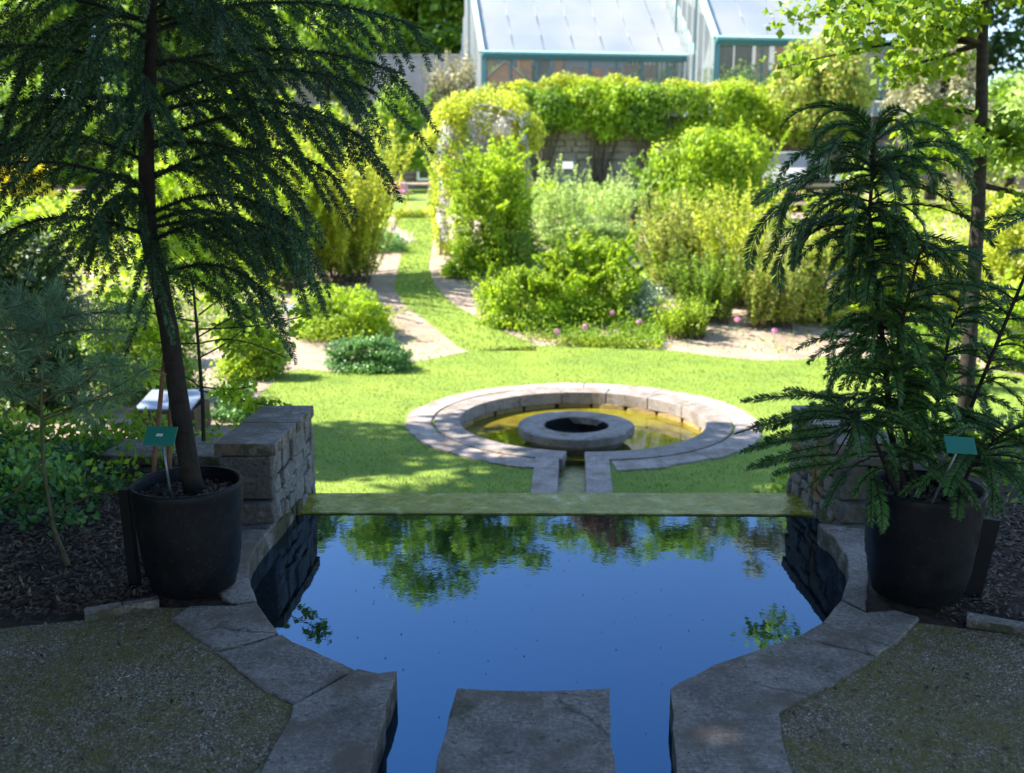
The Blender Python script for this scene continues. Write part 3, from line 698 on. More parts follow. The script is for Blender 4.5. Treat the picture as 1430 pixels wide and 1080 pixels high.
# greenhouses
steel = solid('teal_steel', (0.05, 0.15, 0.17), 0.45, var=0.1)
trim = solid('pale_teal_trim', (0.32, 0.55, 0.54), 0.5, var=0.08)
rf, N, L, b = nodes('roof_glass'); p = pos(N)
c = ramp(N, L, noise(N, L, .35, 3, .5, p), [(.35, (.33, .37, .43)), (.65, (.43, .44, .45))])
L.new(c, b.inputs['Base Color']); b.inputs['Roughness'].default_value = .25
t = N.new('ShaderNodeBsdfTranslucent'); t.inputs[0].default_value = (.42, .45, .48, 1)
x_ = N.new('ShaderNodeMixShader'); x_.inputs[0].default_value = .35; L.new(b.outputs[0], x_.inputs[1]); L.new(t.outputs[0], x_.inputs[2]); L.new(x_.outputs[0], N['Material Output'].inputs[0])
gl, N, L, b = nodes('wall_glass')
b.inputs['Base Color'].default_value = (.5, .55, .55, 1); b.inputs['Roughness'].default_value = .08
t = N.new('ShaderNodeBsdfTransparent'); t.inputs[0].default_value = (.86, .9, .88, 1)
x_ = N.new('ShaderNodeMixShader'); x_.inputs[0].default_value = .82; L.new(b.outputs[0], x_.inputs[1]); L.new(t.outputs[0], x_.inputs[2]); L.new(x_.outputs[0], N['Material Output'].inputs[0])
wood_o = solid('orange_wood', (0.50, 0.20, 0.05), 0.6, var=0.25, scale=3)
wood_m = solid('tan_wood', (0.30, 0.19, 0.10), 0.7, var=0.3, scale=4)
wood_d = solid('brown_wood', (0.10, 0.06, 0.035), 0.7, var=0.35, scale=8)
galv = solid('galvanised', (.45, .47, .5), .5, var=.1)
def greenhouse(label, u0, u1, ve, Y, rot, depth, rise, bays, zb=3.9):
    A = at(u0, ve, Y); cr_, sr = math.cos(rot), math.sin(rot); W = (at(u1, ve, Y).x - A.x) / cr_
    ez = A.z
    def P(x, y, z): return Vector((A.x + x * cr_ - y * sr, A.y + x * sr + y * cr_, z))
    o = thing('greenhouse', label, 'greenhouse', (A.x, A.y, zb), None)
    def bar(mb, p, q, r): mb.tube([p, q], r, r, 4)
    mb = MB()
    m = 5; npan = int(W / 1.25)
    V = []; 
    for i in range(npan):
        xa, xb = W * i / npan + .03, W * (i + 1) / npan - .03
        for j in range(m):
            ya, yb = depth * j / m + .02, depth * (j + 1) / m - .02
            za, zb_ = ez + .12 + rise * j / m, ez + .12 + rise * (j + 1) / m
            b0 = len(V); V += [P(xa, ya, za), P(xb, ya, za + .0), P(xb, yb, zb_), P(xa, yb, zb_)]
    mesh('roof_panel', V, [(4 * i, 4 * i + 1, 4 * i + 2, 4 * i + 3) for i in range(len(V) // 4)], rf, o)
    # back slope
    V = [P(0, depth, ez + .12 + rise), P(W, depth, ez + .12 + rise), P(W, depth * 2, ez + .12), P(0, depth * 2, ez + .12)]
    mesh('rear_roof', V, [(0, 1, 2, 3)], rf, o)
    mb = MB()
    for i in range(npan + 1):
        x = W * i / npan; bar(mb, P(x, 0, ez + .08), P(x, depth, ez + .08 + rise), .016)
    for j in range(1, m + 1): bar(mb, P(0, depth * j / m, ez + .07 + rise * j / m), P(W, depth * j / m, ez + .07 + rise * j / m), .03)
    mb.build('glazing_bar', galv, o)
    mb = MB()
    for i in range(bays + 1):
        x = W * i / bays; r = .16 if i in (0, bays) else .06
        bar(mb, P(x, 0, zb), P(x, 0, ez), r)
    for y in (depth * .5, depth, depth * 1.5, depth * 2):
        for x in (0, W): bar(mb, P(x, y, zb), P(x, y, ez + rise * (1 - abs(y - depth) / depth)), .07)
    bar(mb, P(0, 2 * depth, ez), P(W, 2 * depth, ez), .1); bar(mb, P(0, 0, zb + 1.0), P(W, 0, zb + 1.0), .05)
    mb.build('frame', steel, o)
    mb = MB(); bar(mb, P(-.1, -.05, ez), P(W + .1, -.05, ez), .17); mb.build('gutter', steel, o)
    mb = MB(); bar(mb, P(-.1, -.12, ez + .16), P(W + .1, -.12, ez + .16), .07)
    for x in (-.08, W + .08): bar(mb, P(x, 0, ez + .14), P(x, depth, ez + .16 + rise), .16); bar(mb, P(x, 0, zb), P(x, 0, ez + .1), .07)
    mb.build('verge_trim', trim, o)
    # side glass with battens and front glass
    for nm, x in (('gable_glass', .0), ('gable_glass', W)):
        V = [P(x, .05, zb), P(x, 2 * depth, zb), P(x, 2 * depth, ez), P(x, depth, ez + rise), P(x, .05, ez)]
        mesh(nm, V, [(0, 1, 2, 3, 4)], gl, o)
    for x in (-.03, W + .03):
        for i in range(1, 14):
            mb = MB(); y = 2 * depth * i / 14; h = ez + rise * (1 - abs(y - depth) / depth)
            bar(mb, P(x, y, zb), P(x, y, h), .05); mb.build('gable_batten', white, o)
    mesh('front_glass', [P(.1, .02, zb), P(W - .1, .02, zb), P(W - .1, .02, ez), P(.1, .02, ez)], [(0, 1, 2, 3)], gl, o)
    mesh('floor_slab', [P(0, 0, zb + .12), P(W, 0, zb + .12), P(W, 2 * depth, zb + .12), P(0, 2 * depth, zb + .12)], [(0, 1, 2, 3)], conc, o)
    # timber partition inside
    for i in range(int(W / .9)):
        if random.random() < .9:
            mb = MB(); x = .6 + i * .9; hh = ez - zb + random.uniform(-.3, .9); c = P(x, depth * .55, zb + .12 + hh / 2); mb.box(c, (random.uniform(.55, .88), .12, hh), rot)
            mb.build('timber_panel', random.choice((wood_o, wood_d, wood_m)), o)
    for i in range(7):
        x = W * (i + .5) / 7; c = P(x, 1.6, zb + 1.4)
        cl = make_clumps((c.x, c.y, c.z), (.8, .7, 1.3), 6, .45); V, Fc = clump_leaves(cl, 350, .22)
        q = thing('indoor_plant', 'leafy plant behind the glass of the %s, bay %s' % (('left greenhouse' if zb > 3.95 else 'right greenhouse'), ['at its left end', 'second from its left end', 'third from its left end', 'in its middle', 'third from its right end', 'second from its right end', 'at its right end'][i]), 'plant', (c.x, c.y, zb + .1), 'plants inside the greenhouses')
        mesh('foliage', V, Fc, LM['mid'], q)
    return P, W, ez
Pg, Wg, eg = greenhouse('left glass greenhouse with teal frame, its white roof eave stopping at the second greenhouse', 676, 976, 78, 47, R(8.0), 6.5, 5.2, 8, 4.0)
greenhouse('right glass greenhouse with teal frame, standing forward and higher in the picture', 1002, 1330, 58, 44, R(8.0), 6.0, 5.6, 5, 3.92)
# little timber hut seen behind the glass
hc = Pg(1.1, 1.0, 4.12)
o = thing('timber_hut', 'small orange timber hut with a pale gable roof behind the glass of the left greenhouse', 'hut', hc)
mb = MB(); mb.box((hc.x, hc.y + .5, hc.z + 1.0), (1.5, .8, 2.0)); mb.add([(hc.x - .75, hc.y + .1, hc.z + 2), (hc.x + .75, hc.y + .1, hc.z + 2), (hc.x, hc.y + .1, hc.z + 2.6), (hc.x - .75, hc.y + .9, hc.z + 2), (hc.x + .75, hc.y + .9, hc.z + 2), (hc.x, hc.y + .9, hc.z + 2.6)], [(0, 1, 2), (5, 4, 3)])
mb.build('wall', wood_o, o); mb = MB()
for s in (-1, 1): mb.box((hc.x + s * .45, hc.y + .5, hc.z + 2.34), (1.1, 1.0, .07), ry=s * .68)
mb.build('roof', solid('hut_roof', (.6, .45, .28), .6), o)
mb = MB(); mb.box((hc.x - .2, hc.y + .08, hc.z + 1.3), (.5, .06, .6)); mb.build('window', dark, o)
# ================================================================== climbers over the wall
def climber(label, u0, u1, vt, vb, mat, n=6500, leaf=.17, Y=YW - .6, k=22, dz=.9):
    a = at(u0, vb, Y); b_ = at(u1, vt, Y); c = ((a.x + b_.x) / 2, Y, (a.z + b_.z) / 2); r = ((b_.x - a.x) / 2, dz, (b_.z - a.z) / 2)
    o = thing('climbing_plant', label, 'climber', (c[0], Y, a.z), 'climbers over the long wall')
    cl = [(c[0] + random.uniform(-1, 1) * r[0], Y + random.uniform(-.6, .4) * dz, c[2] + random.uniform(-.85, .85) * r[2], random.uniform(.45, .9), random.uniform(.3, .6), random.uniform(.35, .7)) for _ in range(k)]
    V, Fc = clump_leaves(cl, n, leaf); mesh('foliage', V, Fc, LM[mat], o)
    stems([limb((c[0] + random.uniform(-.3, .3), YW - .15, 1.1), (q[0], q[1] + .2, q[2]), .08) for q in cl[:12]], .05, .015, o, barkpale)
climber('green climber hanging over the wall top just right of the arch', 712, 800, 120, 180, 'mid')
climber('green climber over the wall below the left greenhouse posts', 790, 880, 118, 192, 'bright')
climber('green climber over the wall under the corner of the two greenhouses', 870, 960, 120, 195, 'mid')
climber('green climber over the wall under the right greenhouse front', 950, 1050, 120, 198, 'bright')
climber('green climber at the right end of the long wall', 1040, 1140, 126, 192, 'bright')
for u, v, s in ((730, 112, .8), (800, 104, .9), (870, 104, .8), (950, 112, .8), (1020, 112, .8), (1090, 118, .9)):
    c = at(u, v + 17, YW + .2); cl = make_clumps(c, (1.35 * s, .8, .55 * s), 12, .42); V, Fc = clump_leaves(cl, 2400, .15)
    o = thing('climbing_plant', 'yellow-green tuft of climber on the wall top, %s' % {730: 'nearest the arch', 800: 'second from the arch', 870: 'third from the arch', 950: 'below the greenhouse corner', 1020: 'below the right greenhouse door post', 1090: 'furthest right'}[u], 'climber', (c.x, c.y, c.z - .5), 'yellow tufts on the wall top')
    mesh('foliage', V, Fc, LM['yellow'], o)
    mb = MB(); mb.tube(limb((c.x, c.y, 3.9), c, .05), .03, .01); mb.build('stem', stem_m, o, True)
# ================================================================== arch with wisteria
Ya = 24.5; zb = H(Ya)
o = thing('wisteria_arch', 'tall garden arch smothered in yellow-green leaves and pale lilac wisteria beside the grass path', 'arch', (at(680, 330, Ya).x, Ya, zb))
xl, xr = at(618, 330, Ya).x, at(735, 330, Ya).x; zt = at(660, 150, Ya).z; cx_ = (xl + xr) / 2; rr = (xr - xl) / 2; zs = zt - rr * .8
mb = MB()
for yy in (Ya - .7, Ya + .7):
    pts = [(xl, yy, zb)] + [(xl, yy, zb + (zs - zb) * t) for t in (.33, .66)] + [(cx_ - rr * math.cos(a * math.pi / 12), yy, zs + rr * .8 * math.sin(a * math.pi / 12)) for a in range(13)] + [(xr, yy, zb + (zs - zb) * t) for t in (.66, .33, 0)]
    mb.tube(pts, .035, .035, 6)
for z in np.arange(zb + .4, zs, .45):
    for x in (xl, xr): mb.tube([(x, Ya - .7, z), (x, Ya + .7, z)], .02, .02, 5)
for a in range(1, 12, 2): mb.tube([(cx_ - rr * math.cos(a * math.pi / 12), Ya - .7, zs + rr * .8 * math.sin(a * math.pi / 12)), (cx_ - rr * math.cos(a * math.pi / 12), Ya + .7, zs + rr * .8 * math.sin(a * math.pi / 12))], .02, .02, 5)
mb.build('frame', solid('pale_metal', (.30, .32, .20), .6), o, True)
cl = []
for a in range(0, 26):
    t = a / 25 * math.pi; cl.append((cx_ - (rr + .08) * math.cos(t), Ya + random.uniform(-.5, .5), zs + (rr * .8 + .12) * math.sin(t), random.uniform(.24, .5), .55, random.uniform(.22, .42)))
V, Fc = clump_leaves(cl, 13000, .10); mesh('foliage', V, Fc, LM['yellow'], o)
cl = [(xl + random.uniform(-.2, .1), Ya + random.uniform(-.6, .5), z, .22, .35, .3) for z in np.arange(zb + .2, zs, .17)]
V, Fc = clump_leaves(cl, 4200, .09); mesh('foliage', V, Fc, LM['yellow'], o)
cl = [(cx_ + random.uniform(-1, .95) * rr, Ya - random.uniform(.3, .9), zs + random.uniform(-.5, .6) * rr, .12, .12, .26) for z in range(60)] + [(xl + random.uniform(-.02, .2), Ya - .8, z, .09, .1, .24) for z in np.arange(zb + .6, zs, .13)]
V, Fc = clump_leaves(cl, 4200, .07, .8); mesh('blossom', V, Fc, LM['wist'], o)
cl = [(cx_ + random.uniform(-1, 1) * rr, Ya - random.uniform(.5, 1.0), zs + random.uniform(-1.2, .9) * rr, .2, .2, .25) for z in range(46)]
V, Fc = clump_leaves(cl, 6000, .09); mesh('young_foliage', V, Fc, LM['yellow'], o)
# ================================================================== garden shrubs
bush('rounded leafy rose bush growing up against the front of the arch', 628, 745, 185, 385, 'bright', .085, 7500, deep=.6, k=44, shoot=.9, cr=.24)
bush('darker green shrub filling the right foot of the arch', 668, 750, 250, 378, 'mid', .08, 4500, k=16, shoot=.4)
bush('compact round green bush at the path bend below the arch', 612, 682, 328, 388, 'bright', .06, 3800, k=14)
wispy('upright tuft of pale grassy iris leaves between two bushes', 702, 742, 328, 384, 'pale', .16, 50, 14, .25, width=.12, cat='grass tuft', name='iris_clump')
bush('broad spreading bright green bush, largest in the bed behind the fountain', 735, 912, 330, 450, 'bright', .075, 10000, deep=.6, k=40, shoot=1.2, cr=.24)
bush('lower lime green bush merging with the left flank of the broad spreading one', 662, 800, 372, 458, 'bright', .07, 7000, deep=.7, k=34, shoot=1.2, cr=.24)
bush('silvery grey-green bush right of the broad spreading bush', 868, 938, 390, 452, 'grey', .055, 4200, k=16)
wispy('fresh green leafy clump at the front edge of the bed by the bare sandy strip', 912, 1008, 418, 475, 'bright', .09, 110, 26, .55, width=.35, cat='perennial', name='perennial_clump')
bush('glowing lime green bush in front of the long wall', 918, 1098, 172, 300, 'bright', .13, 9500, deep=.6, k=30, Y=29, shoot=.5)
bush('medium green bush left of the lime green one, before the wall', 876, 950, 205, 300, 'mid', .11, 3800, Y=30, k=14, shoot=.4)
wispy('loose pale grey-green shrub right of the arch', 728, 830, 225, 340, 'pale', .09, 55, 50, .6, width=.4)
wispy('loose pale grey-green shrub further right before the wall', 810, 890, 232, 325, 'pale', .09, 40, 40, .6, width=.4)
bush('low pale green mound behind the spreading bush', 740, 880, 305, 345, 'pale', .09, 3500, deep=.5, k=22)
wispy('olive shrub with reddish new tips above the silver bush', 895, 1000, 275, 415, 'olive', .075, 140, 60, .5, width=.45)
wispy('tall yellow-green twiggy shrub right of the olive one', 985, 1090, 270, 430, 'yellow', .075, 120, 60, .45, width=.45)
wispy('green twiggy shrub with bare crossing stems at the back of the sandy strip', 945, 1040, 350, 455, 'mid', .065, 110, 45, .55, width=.4, r=.011, smat=barkpale)
wispy('yellow-green twiggy shrub beside the sandy strip, its top behind the fronds', 1030, 1130, 345, 462, 'olive', .07, 110, 50, .5, width=.4, r=.01, smat=barkpale)
bush('olive bush behind the right potted tree', 1100, 1190, 300, 455, 'olive', .08, 5200, k=20, shoot=.6)
bush('bright bush seen through the right potted tree', 1180, 1290, 290, 440, 'bright', .09, 6500, k=22, shoot=.6)
bush('yellow-green bush seen left of the bare trunk at the right', 1270, 1370, 330, 470, 'yellow', .08, 6000, k=22, shoot=.5)
bush('lush yellow-green bush at the right edge, upper', 1370, 1520, 250, 430, 'yellow', .10, 6500, k=20, shoot=.6)
bush('lush green bush at the right edge, lower', 1380, 1540, 390, 520, 'bright', .08, 6000, k=20, shoot=.6)
bush('green shrub low behind the right pot', 1250, 1380, 440, 545, 'mid', .07, 5000, k=18, shoot=.5)
bush('dense low green bush left of the path', 395, 552, 395, 475, 'bright', .06, 9000, deep=.6, k=30, cr=.28)
bush('low bluish-green mound at the lawn edge, left of the sandy patch', 447, 578, 468, 520, 'blue', .05, 7000, deep=.55, k=26, cr=.28)
wispy('feathery yellow-green tree-like shrub left of the path', 405, 545, 180, 400, 'yellow', .09, 150, 110, .5, width=.35, r=.014)
wispy('feathery lime shrub behind the dark conifer, further left', 330, 450, 200, 410, 'bright', .09, 130, 90, .5, width=.35, r=.014)
bush('green shrub against the wall left of the arch', 510, 600, 112, 240, 'mid', .15, 5000, Y=39, k=20, shoot=.5)
bush('bright green shrub left of the hatch wall, behind the conifer', 400, 510, 150, 270, 'bright', .14, 5500, Y=36, k=20, shoot=.5)
bush('pale cream-leaved bush before the concrete wall', 590, 668, 62, 140, 'beige', .18, 4200, Y=50, k=16, z0=4.0)
bush('low yellow-green plants at the foot of the greenhouse corner', 625, 740, 115, 140, 'olive', .14, 2500, Y=44, k=14, z0=4.0)
bush('leafy shrub left of the stone wall, behind the planter', 290, 400, 440, 530, 'bright', .05, 7000, deep=.6, k=26, shoot=.6)
bush('low grey-green cushion on the sandy ground left of the wall', 290, 370, 535, 588, 'blue', .045, 3200, k=14)
bush('dark leafy shrub behind the left conifer trunk', 120, 280, 400, 560, 'mid', .06, 8000, k=26, shoot=.5)
bush('dark leafy shrub at the left edge of the picture', -60, 120, 300, 580, 'dark', .08, 9000, k=28, shoot=.5)
bush('sunlit bush seen between conifer branches, left', 150, 330, 220, 420, 'bright', .12, 7000, Y=22, k=24, shoot=.5)
bush('yellow-green bush high at the left behind the conifer', -80, 160, 260, 440, 'bright', .13, 7500, Y=24, k=24, shoot=.5)
bush('bush with golden yellow blossom at the left edge', -40, 62, 218, 275, 'gold', .10, 3600, Y=16, k=12, z0=1.35)
bush('deep green bush far left under the wall', 60, 300, 120, 260, 'mid', .2, 8000, Y=38, k=26, shoot=.5)
bush('green bush far left behind the conifer crown', 250, 430, 110, 250, 'bright', .2, 6000, Y=40, k=22, shoot=.5)
bush('tall green bush at the far left edge', -150, 90, 90, 260, 'mid', .2, 8000, Y=36, k=26, shoot=.5)
bush('flowering mauve cushion beside the grass path', 515, 580, 318, 340, 'wist', .05, 900, k=10, cat='flowers', name='flower_cushion')
bush('green cushion round the mauve flowers beside the path', 500, 572, 322, 352, 'blue', .06, 2000, k=12)
bush('pink flowering plants at the foot of the left wall', 538, 575, 252, 272, 'pink', .08, 700, k=8, cat='flowers', name='flower_cushion')
# clipped low hedge and rail
mb = MB(); a = gt(553, 304); b_ = gt(603, 304); cl = [(a.x + (b_.x - a.x) * i / 9, a.y, a.z + .13, .18, .25, .15) for i in range(10)]
V, Fc = clump_leaves(cl, 2600, .06); o = thing('box_hedge', 'short clipped yellow-green hedge across the end of the grass path', 'hedge', ((a.x + b_.x) / 2, a.y, a.z)); mesh('foliage', V, Fc, LM['yellow'], o)
o = thing('rail_fence', 'pale pink horizontal rail fence below the hatch', 'fence', at(540, 262, 37))
mb = MB(); a = at(470, 257, 37); b_ = at(600, 257, 37); mb.tube([a, b_], .045, .045); mb.tube([a - Vector((0, 0, .5)), b_ - Vector((0, 0, .5))], .03, .03); rm = solid('pinkish_rail', (.6, .42, .34), .7); mb.build('rail', rm, o)
for i in range(5):
    q = a.lerp(b_, i / 4); mb = MB(); mb.box((q.x, q.y, (q.z + H(37)) / 2), (.09, .09, q.z - H(37) + .05)); mb.build('post', rm, o)
# ground cover in the beds
def cover(pts, n, mat, leaf, h=.12, name='ground_cover'):
    P = scatter([tuple(gt(u, v)[:2]) for u, v in pts], n); m = len(P)
    nz = np.sin(P[:, 0] * 3.1) * np.cos(P[:, 1] * 2.3 + P[:, 0]) + rng.normal(size=m) * .5; P = P[nz > -.35]; m = len(P)
    z = np.array([H(y) for y in P[:, 1]])[:, None] + rng.random((m, 1)) ** 1.5 * h
    s = leaf * rng.uniform(.5, 1.2, m)
    V, Fc = leaf_quads(np.concatenate([P, z], 1), rand_dir(m) + [0, 0, .5], rand_dir(m) + [0, 0, .6], s, s * .5)
    tag(mesh(name, V, Fc, LM[mat]), kind='stuff')
cover([(735, 482), (925, 490), (930, 458), (700, 440)], 14000, 'mid', .07, .22)
cover([(735, 482), (925, 490), (915, 478), (735, 470)], 4000, 'yellow', .06, .12)
cover([(640, 395), (690, 430), (720, 420), (1100, 430), (1120, 310), (760, 285), (680, 350)], 36000, 'mid', .1, .3)
cover([(560, 520), (640, 495), (560, 430), (520, 440)], 500, 'bright', .06, .1)
cover([(930, 488), (1150, 500), (1160, 460), (950, 462)], 700, 'mid', .06, .08)
cover([(440, 372), (545, 345), (545, 265), (380, 275), (380, 400)], 26000, 'bright', .11, .4)
cover([(-200, 440), (380, 440), (380, 290), (-200, 290)], 42000, 'bright', .15, .6)
cover([(1120, 455), (1700, 470), (1600, 285), (1120, 285)], 36000, 'bright', .14, .5)
cover([(700, 290), (880, 290), (890, 262), (690, 262)], 7000, 'pale', .15, .3)
cover([(1100, 285), (1420, 285), (1420, 262), (1100, 262)], 7000, 'olive', .2, .5)
cover([(-300, 600), (150, 600), (260, 500), (390, 480), (400, 420), (-300, 420)], 42000, 'mid', .09, .4)
cover([(280, 590), (325, 590), (400, 520), (300, 500)], 2500, 'blue', .05, .08)
# allium-like flowers
for i, (u, v, lb) in enumerate(((778, 463, 'leftmost, under the spreading bush'), (817, 456, 'second from the left'), (855, 437, 'third, below the broad bush'), (893, 449, 'beside the silver bush'), (1030, 446, 'over the sandy strip'), (1082, 462, 'rightmost, over the sand'))):
    p_ = gt(u, v + 22); t_ = at(u, v, p_.y)
    o = thing('pink_flower', 'pink ball flower on a thin stem, %s' % lb, 'flower', p_, 'pink ball flowers at the bed edge')
    mb = MB(); mb.tube(limb(p_, t_, .03), .006, .004, 4); mb.build('stem', LM['mid'], o)
    V, Fc = clump_leaves([(t_.x, t_.y, t_.z, .055, .055, .045)], 120, .03, .8, 0, 1); mesh('flower_head', V, Fc, LM['pink'], o)
# plant label plates, standing stone
for u, v, Y, s, lb in ((793, 231, 33, .18, 'small white rectangular plant sign before the long wall'), (498, 243, 36, .10, 'tiny white plant sign left of the hatch'), (402, 432, 16, .12, 'white tilted plant sign left of the dense low bush')):
    c = at(u, v, Y); g_ = H(Y)
    o = thing('plant_sign', lb, 'sign', (c.x, Y, g_)); mb = MB(); mb.box(c, (s * 1.9, .02, s * 1.3), rx=-.3); mb.build('plate', white, o)
    mb = MB(); mb.tube([(c.x, Y + .02, g_), (c.x, Y + .02, c.z)], .012, .012); mb.build('stake', steel, o)
c = gt(888, 318); o = thing('standing_stone', 'weathered brown stump of stone on the grass behind the spreading bush', 'stone', c)
t_ = at(888, 278, c.y).z - c.z; mb = MB(); mb.box((c.x - .1, c.y, c.z + t_ / 2), (.22, .3, t_), jit=.03, taper=.8); mb.box((c.x + .14, c.y, c.z + t_ * .8), (.42, .3, t_ * .32), jit=.04); q = mb.build('block', barkpale, o); bevel(q, .03)
# ================================================================== right background: railing, car, trees
o = thing('glass_railing', 'grey framed glass railing on the terrace edge at the right end of the wall', 'railing', at(1195, 190, 43))
A = at(1150, 143, 43); B = at(1242, 143, 43); rail = solid('grey_rail', (.5, .5, .46), .5)
mb = MB(); mb.tube([A, B], .05, .05); mb.build('handrail', rail, o)
for i in range(5):
    q = A.lerp(B, i / 4); mb = MB(); mb.tube([(q.x, q.y, 3.2), q], .035, .035); mb.build('post', rail, o)
mesh('glass_panel', [(A.x, 43, 3.4), (B.x, 43, 3.4), (B.x, 43, A.z - .1), (A.x, 43, A.z - .1)], [(0, 1, 2, 3)], gl, o)
far_wall('dark low rubble wall behind the parked car', at(1165, 200, YW).x + .05, at(1500, 200, YW).x, 3.2)
# car
carp = solid('silver_paint', (.48, .50, .53), .25, metal=.5, var=.05); cg = solid('car_glass', (.05, .06, .07), .05, var=.1); rub = solid('rubber', (.02, .02, .02), .8); lampm = solid('lamp_lens', (.75, .75, .75), .1, var=.05)
cY = 34.0; cc = at(1140, 262, cY); cx_, cz_ = cc.x, H(cY) + .28
o = thing('parked_car', 'silver car parked nose-on by the wall, half hidden by the lime bush and the fronds', 'car', (cx_, cY, cz_))
def section(pr, yy): return [(cx_ + x, cY + yy, cz_ + z) for x, z in pr]
secs = [(0, .80, .45, .62), (.08, .86, .34, .76), (.9, .88, .25, .98), (1.0, .88, .25, 1.0), (3.6, .88, .25, 1.02), (4.2, .84, .35, .95), (4.3, .78, .45, .8)]
mb = MB(); V = []
for yy, hw, zl, zh in secs: V += section([(-hw + .05, zl), (-hw, zl + .15), (-hw, zh - .12), (-hw + .12, zh), (hw - .12, zh), (hw, zh - .12), (hw, zl + .15), (hw - .05, zl)], yy)
Fq = [(i * 8 + k, i * 8 + (k + 1) % 8, (i + 1) * 8 + (k + 1) % 8, (i + 1) * 8 + k) for i in range(len(secs) - 1) for k in range(8)] + [tuple(range(8))[::-1], tuple(range(48, 56))]
mb.add(V, Fq); q = mb.build('body', carp, o, True); bevel(q, .03)
mb = MB(); V = []
for yy, hw, z in ((.95, .76, 1.0), (1.75, .60, 1.48), (3.3, .60, 1.50), (4.05, .74, 1.0)): V += section([(-hw, z), (hw, z)], yy)
mb.add(V, [(0, 1, 3, 2), (4, 5, 7, 6)]); mb.add(V, [(0, 2, 4, 6), (1, 7, 5, 3)]); mb.build('window', cg, o)
mb = MB(); mb.box((cx_, cY + 2.5, cz_ + 1.51), (1.24, 1.7, .05)); q = mb.build('roof', carp, o); bevel(q, .02)
for s in (-1, 1):
    mb = MB(); mb.box((cx_ + s * .62, cY - .01, cz_ + .62), (.30, .06, .14)); mb.build('headlight', lampm, o)
    mb = MB(); mb.box((cx_ + s * .98, cY + 1.3, cz_ + 1.02), (.18, .1, .12)); mb.build('wing_mirror', carp, o)
    for yy in (.75, 3.4):
        mb = MB(); n_ = 20; V = [(cx_ + s * (.72 + .16 * e), cY + yy + .32 * math.cos(2 * math.pi * k / n_), cz_ + .32 + .32 * math.sin(2 * math.pi * k / n_)) for e in (0, 1) for k in range(n_)]
        mb.add(V, [(k, (k + 1) % n_, n_ + (k + 1) % n_, n_ + k) for k in range(n_)] + [tuple(range(n_)), tuple(range(n_, 2 * n_))]); mb.build('wheel', rub, o)
mb = MB(); mb.box((cx_, cY - .02, cz_ + .52), (.8, .05, .12)); mb.build('grille', rub, o)
tag(mesh('parking', [(cx_ - 3, 32, H(32) + .24), (cx_ + 8, 32, H(32) + .24), (cx_ + 8, 41, H(34) + .29), (cx_ - 3, 41, H(34) + .29)], [(0, 1, 2, 3)], bank), kind='structure')
# trees behind on the right
def btree(label, u0, u1, vt, vb, Y, mat, leaf, n, z0=4.0, **kw):
    c = at((u0 + u1) / 2, vb, Y); t_ = at((u0 + u1) / 2, vt, Y).z; r = (at(u1, vb, Y).x - at(u0, vb, Y).x) / 2
    return tree(label, (c.x, Y, z0), t_ - z0, r, LM and mat, leaf, n, .18, crown_lo=kw.pop('lo', .05), **kw)
btree('olive green bushy tree in front of the right greenhouse end', 1075, 1215, 40, 160, 40, 'olive', .2, 8000, z0=3.0)
btree('pale beige leafed tree left of the bare trunk', 1235, 1375, 35, 200, 30, 'beige', .15, 12000, z0=1.0)
btree('rounded fresh green tree at the right edge', 1375, 1520, 80, 220, 32, 'pale', .17, 9000, z0=1.0)
btree('yellow-green leafy tree at the end of the long wall', 1120, 1210, 90, 185, 41, 'bright', .18, 6000, z0=2.5)
btree('dark tree between the pale one and the right edge', 1340, 1480, 95, 250, 38, 'mid', .2, 7000, z0=1.0)
for u0, u1, lb in ((-160, 20, 'at the left edge'), (0, 160, 'left of the conifer trunk'), (140, 290, 'behind the conifer trunk'), (270, 420, 'right of the conifer trunk'), (390, 530, 'nearest the concrete wall')):
    btree('full green tree closing the view behind the potted conifer, ' + lb, u0, u1, -60, 140, 50 + random.uniform(-1, 4), random.choice(('mid', 'bright', 'mid')), .3, 11000, z0=3.9, name='background_tree', k=44, cr=.30)
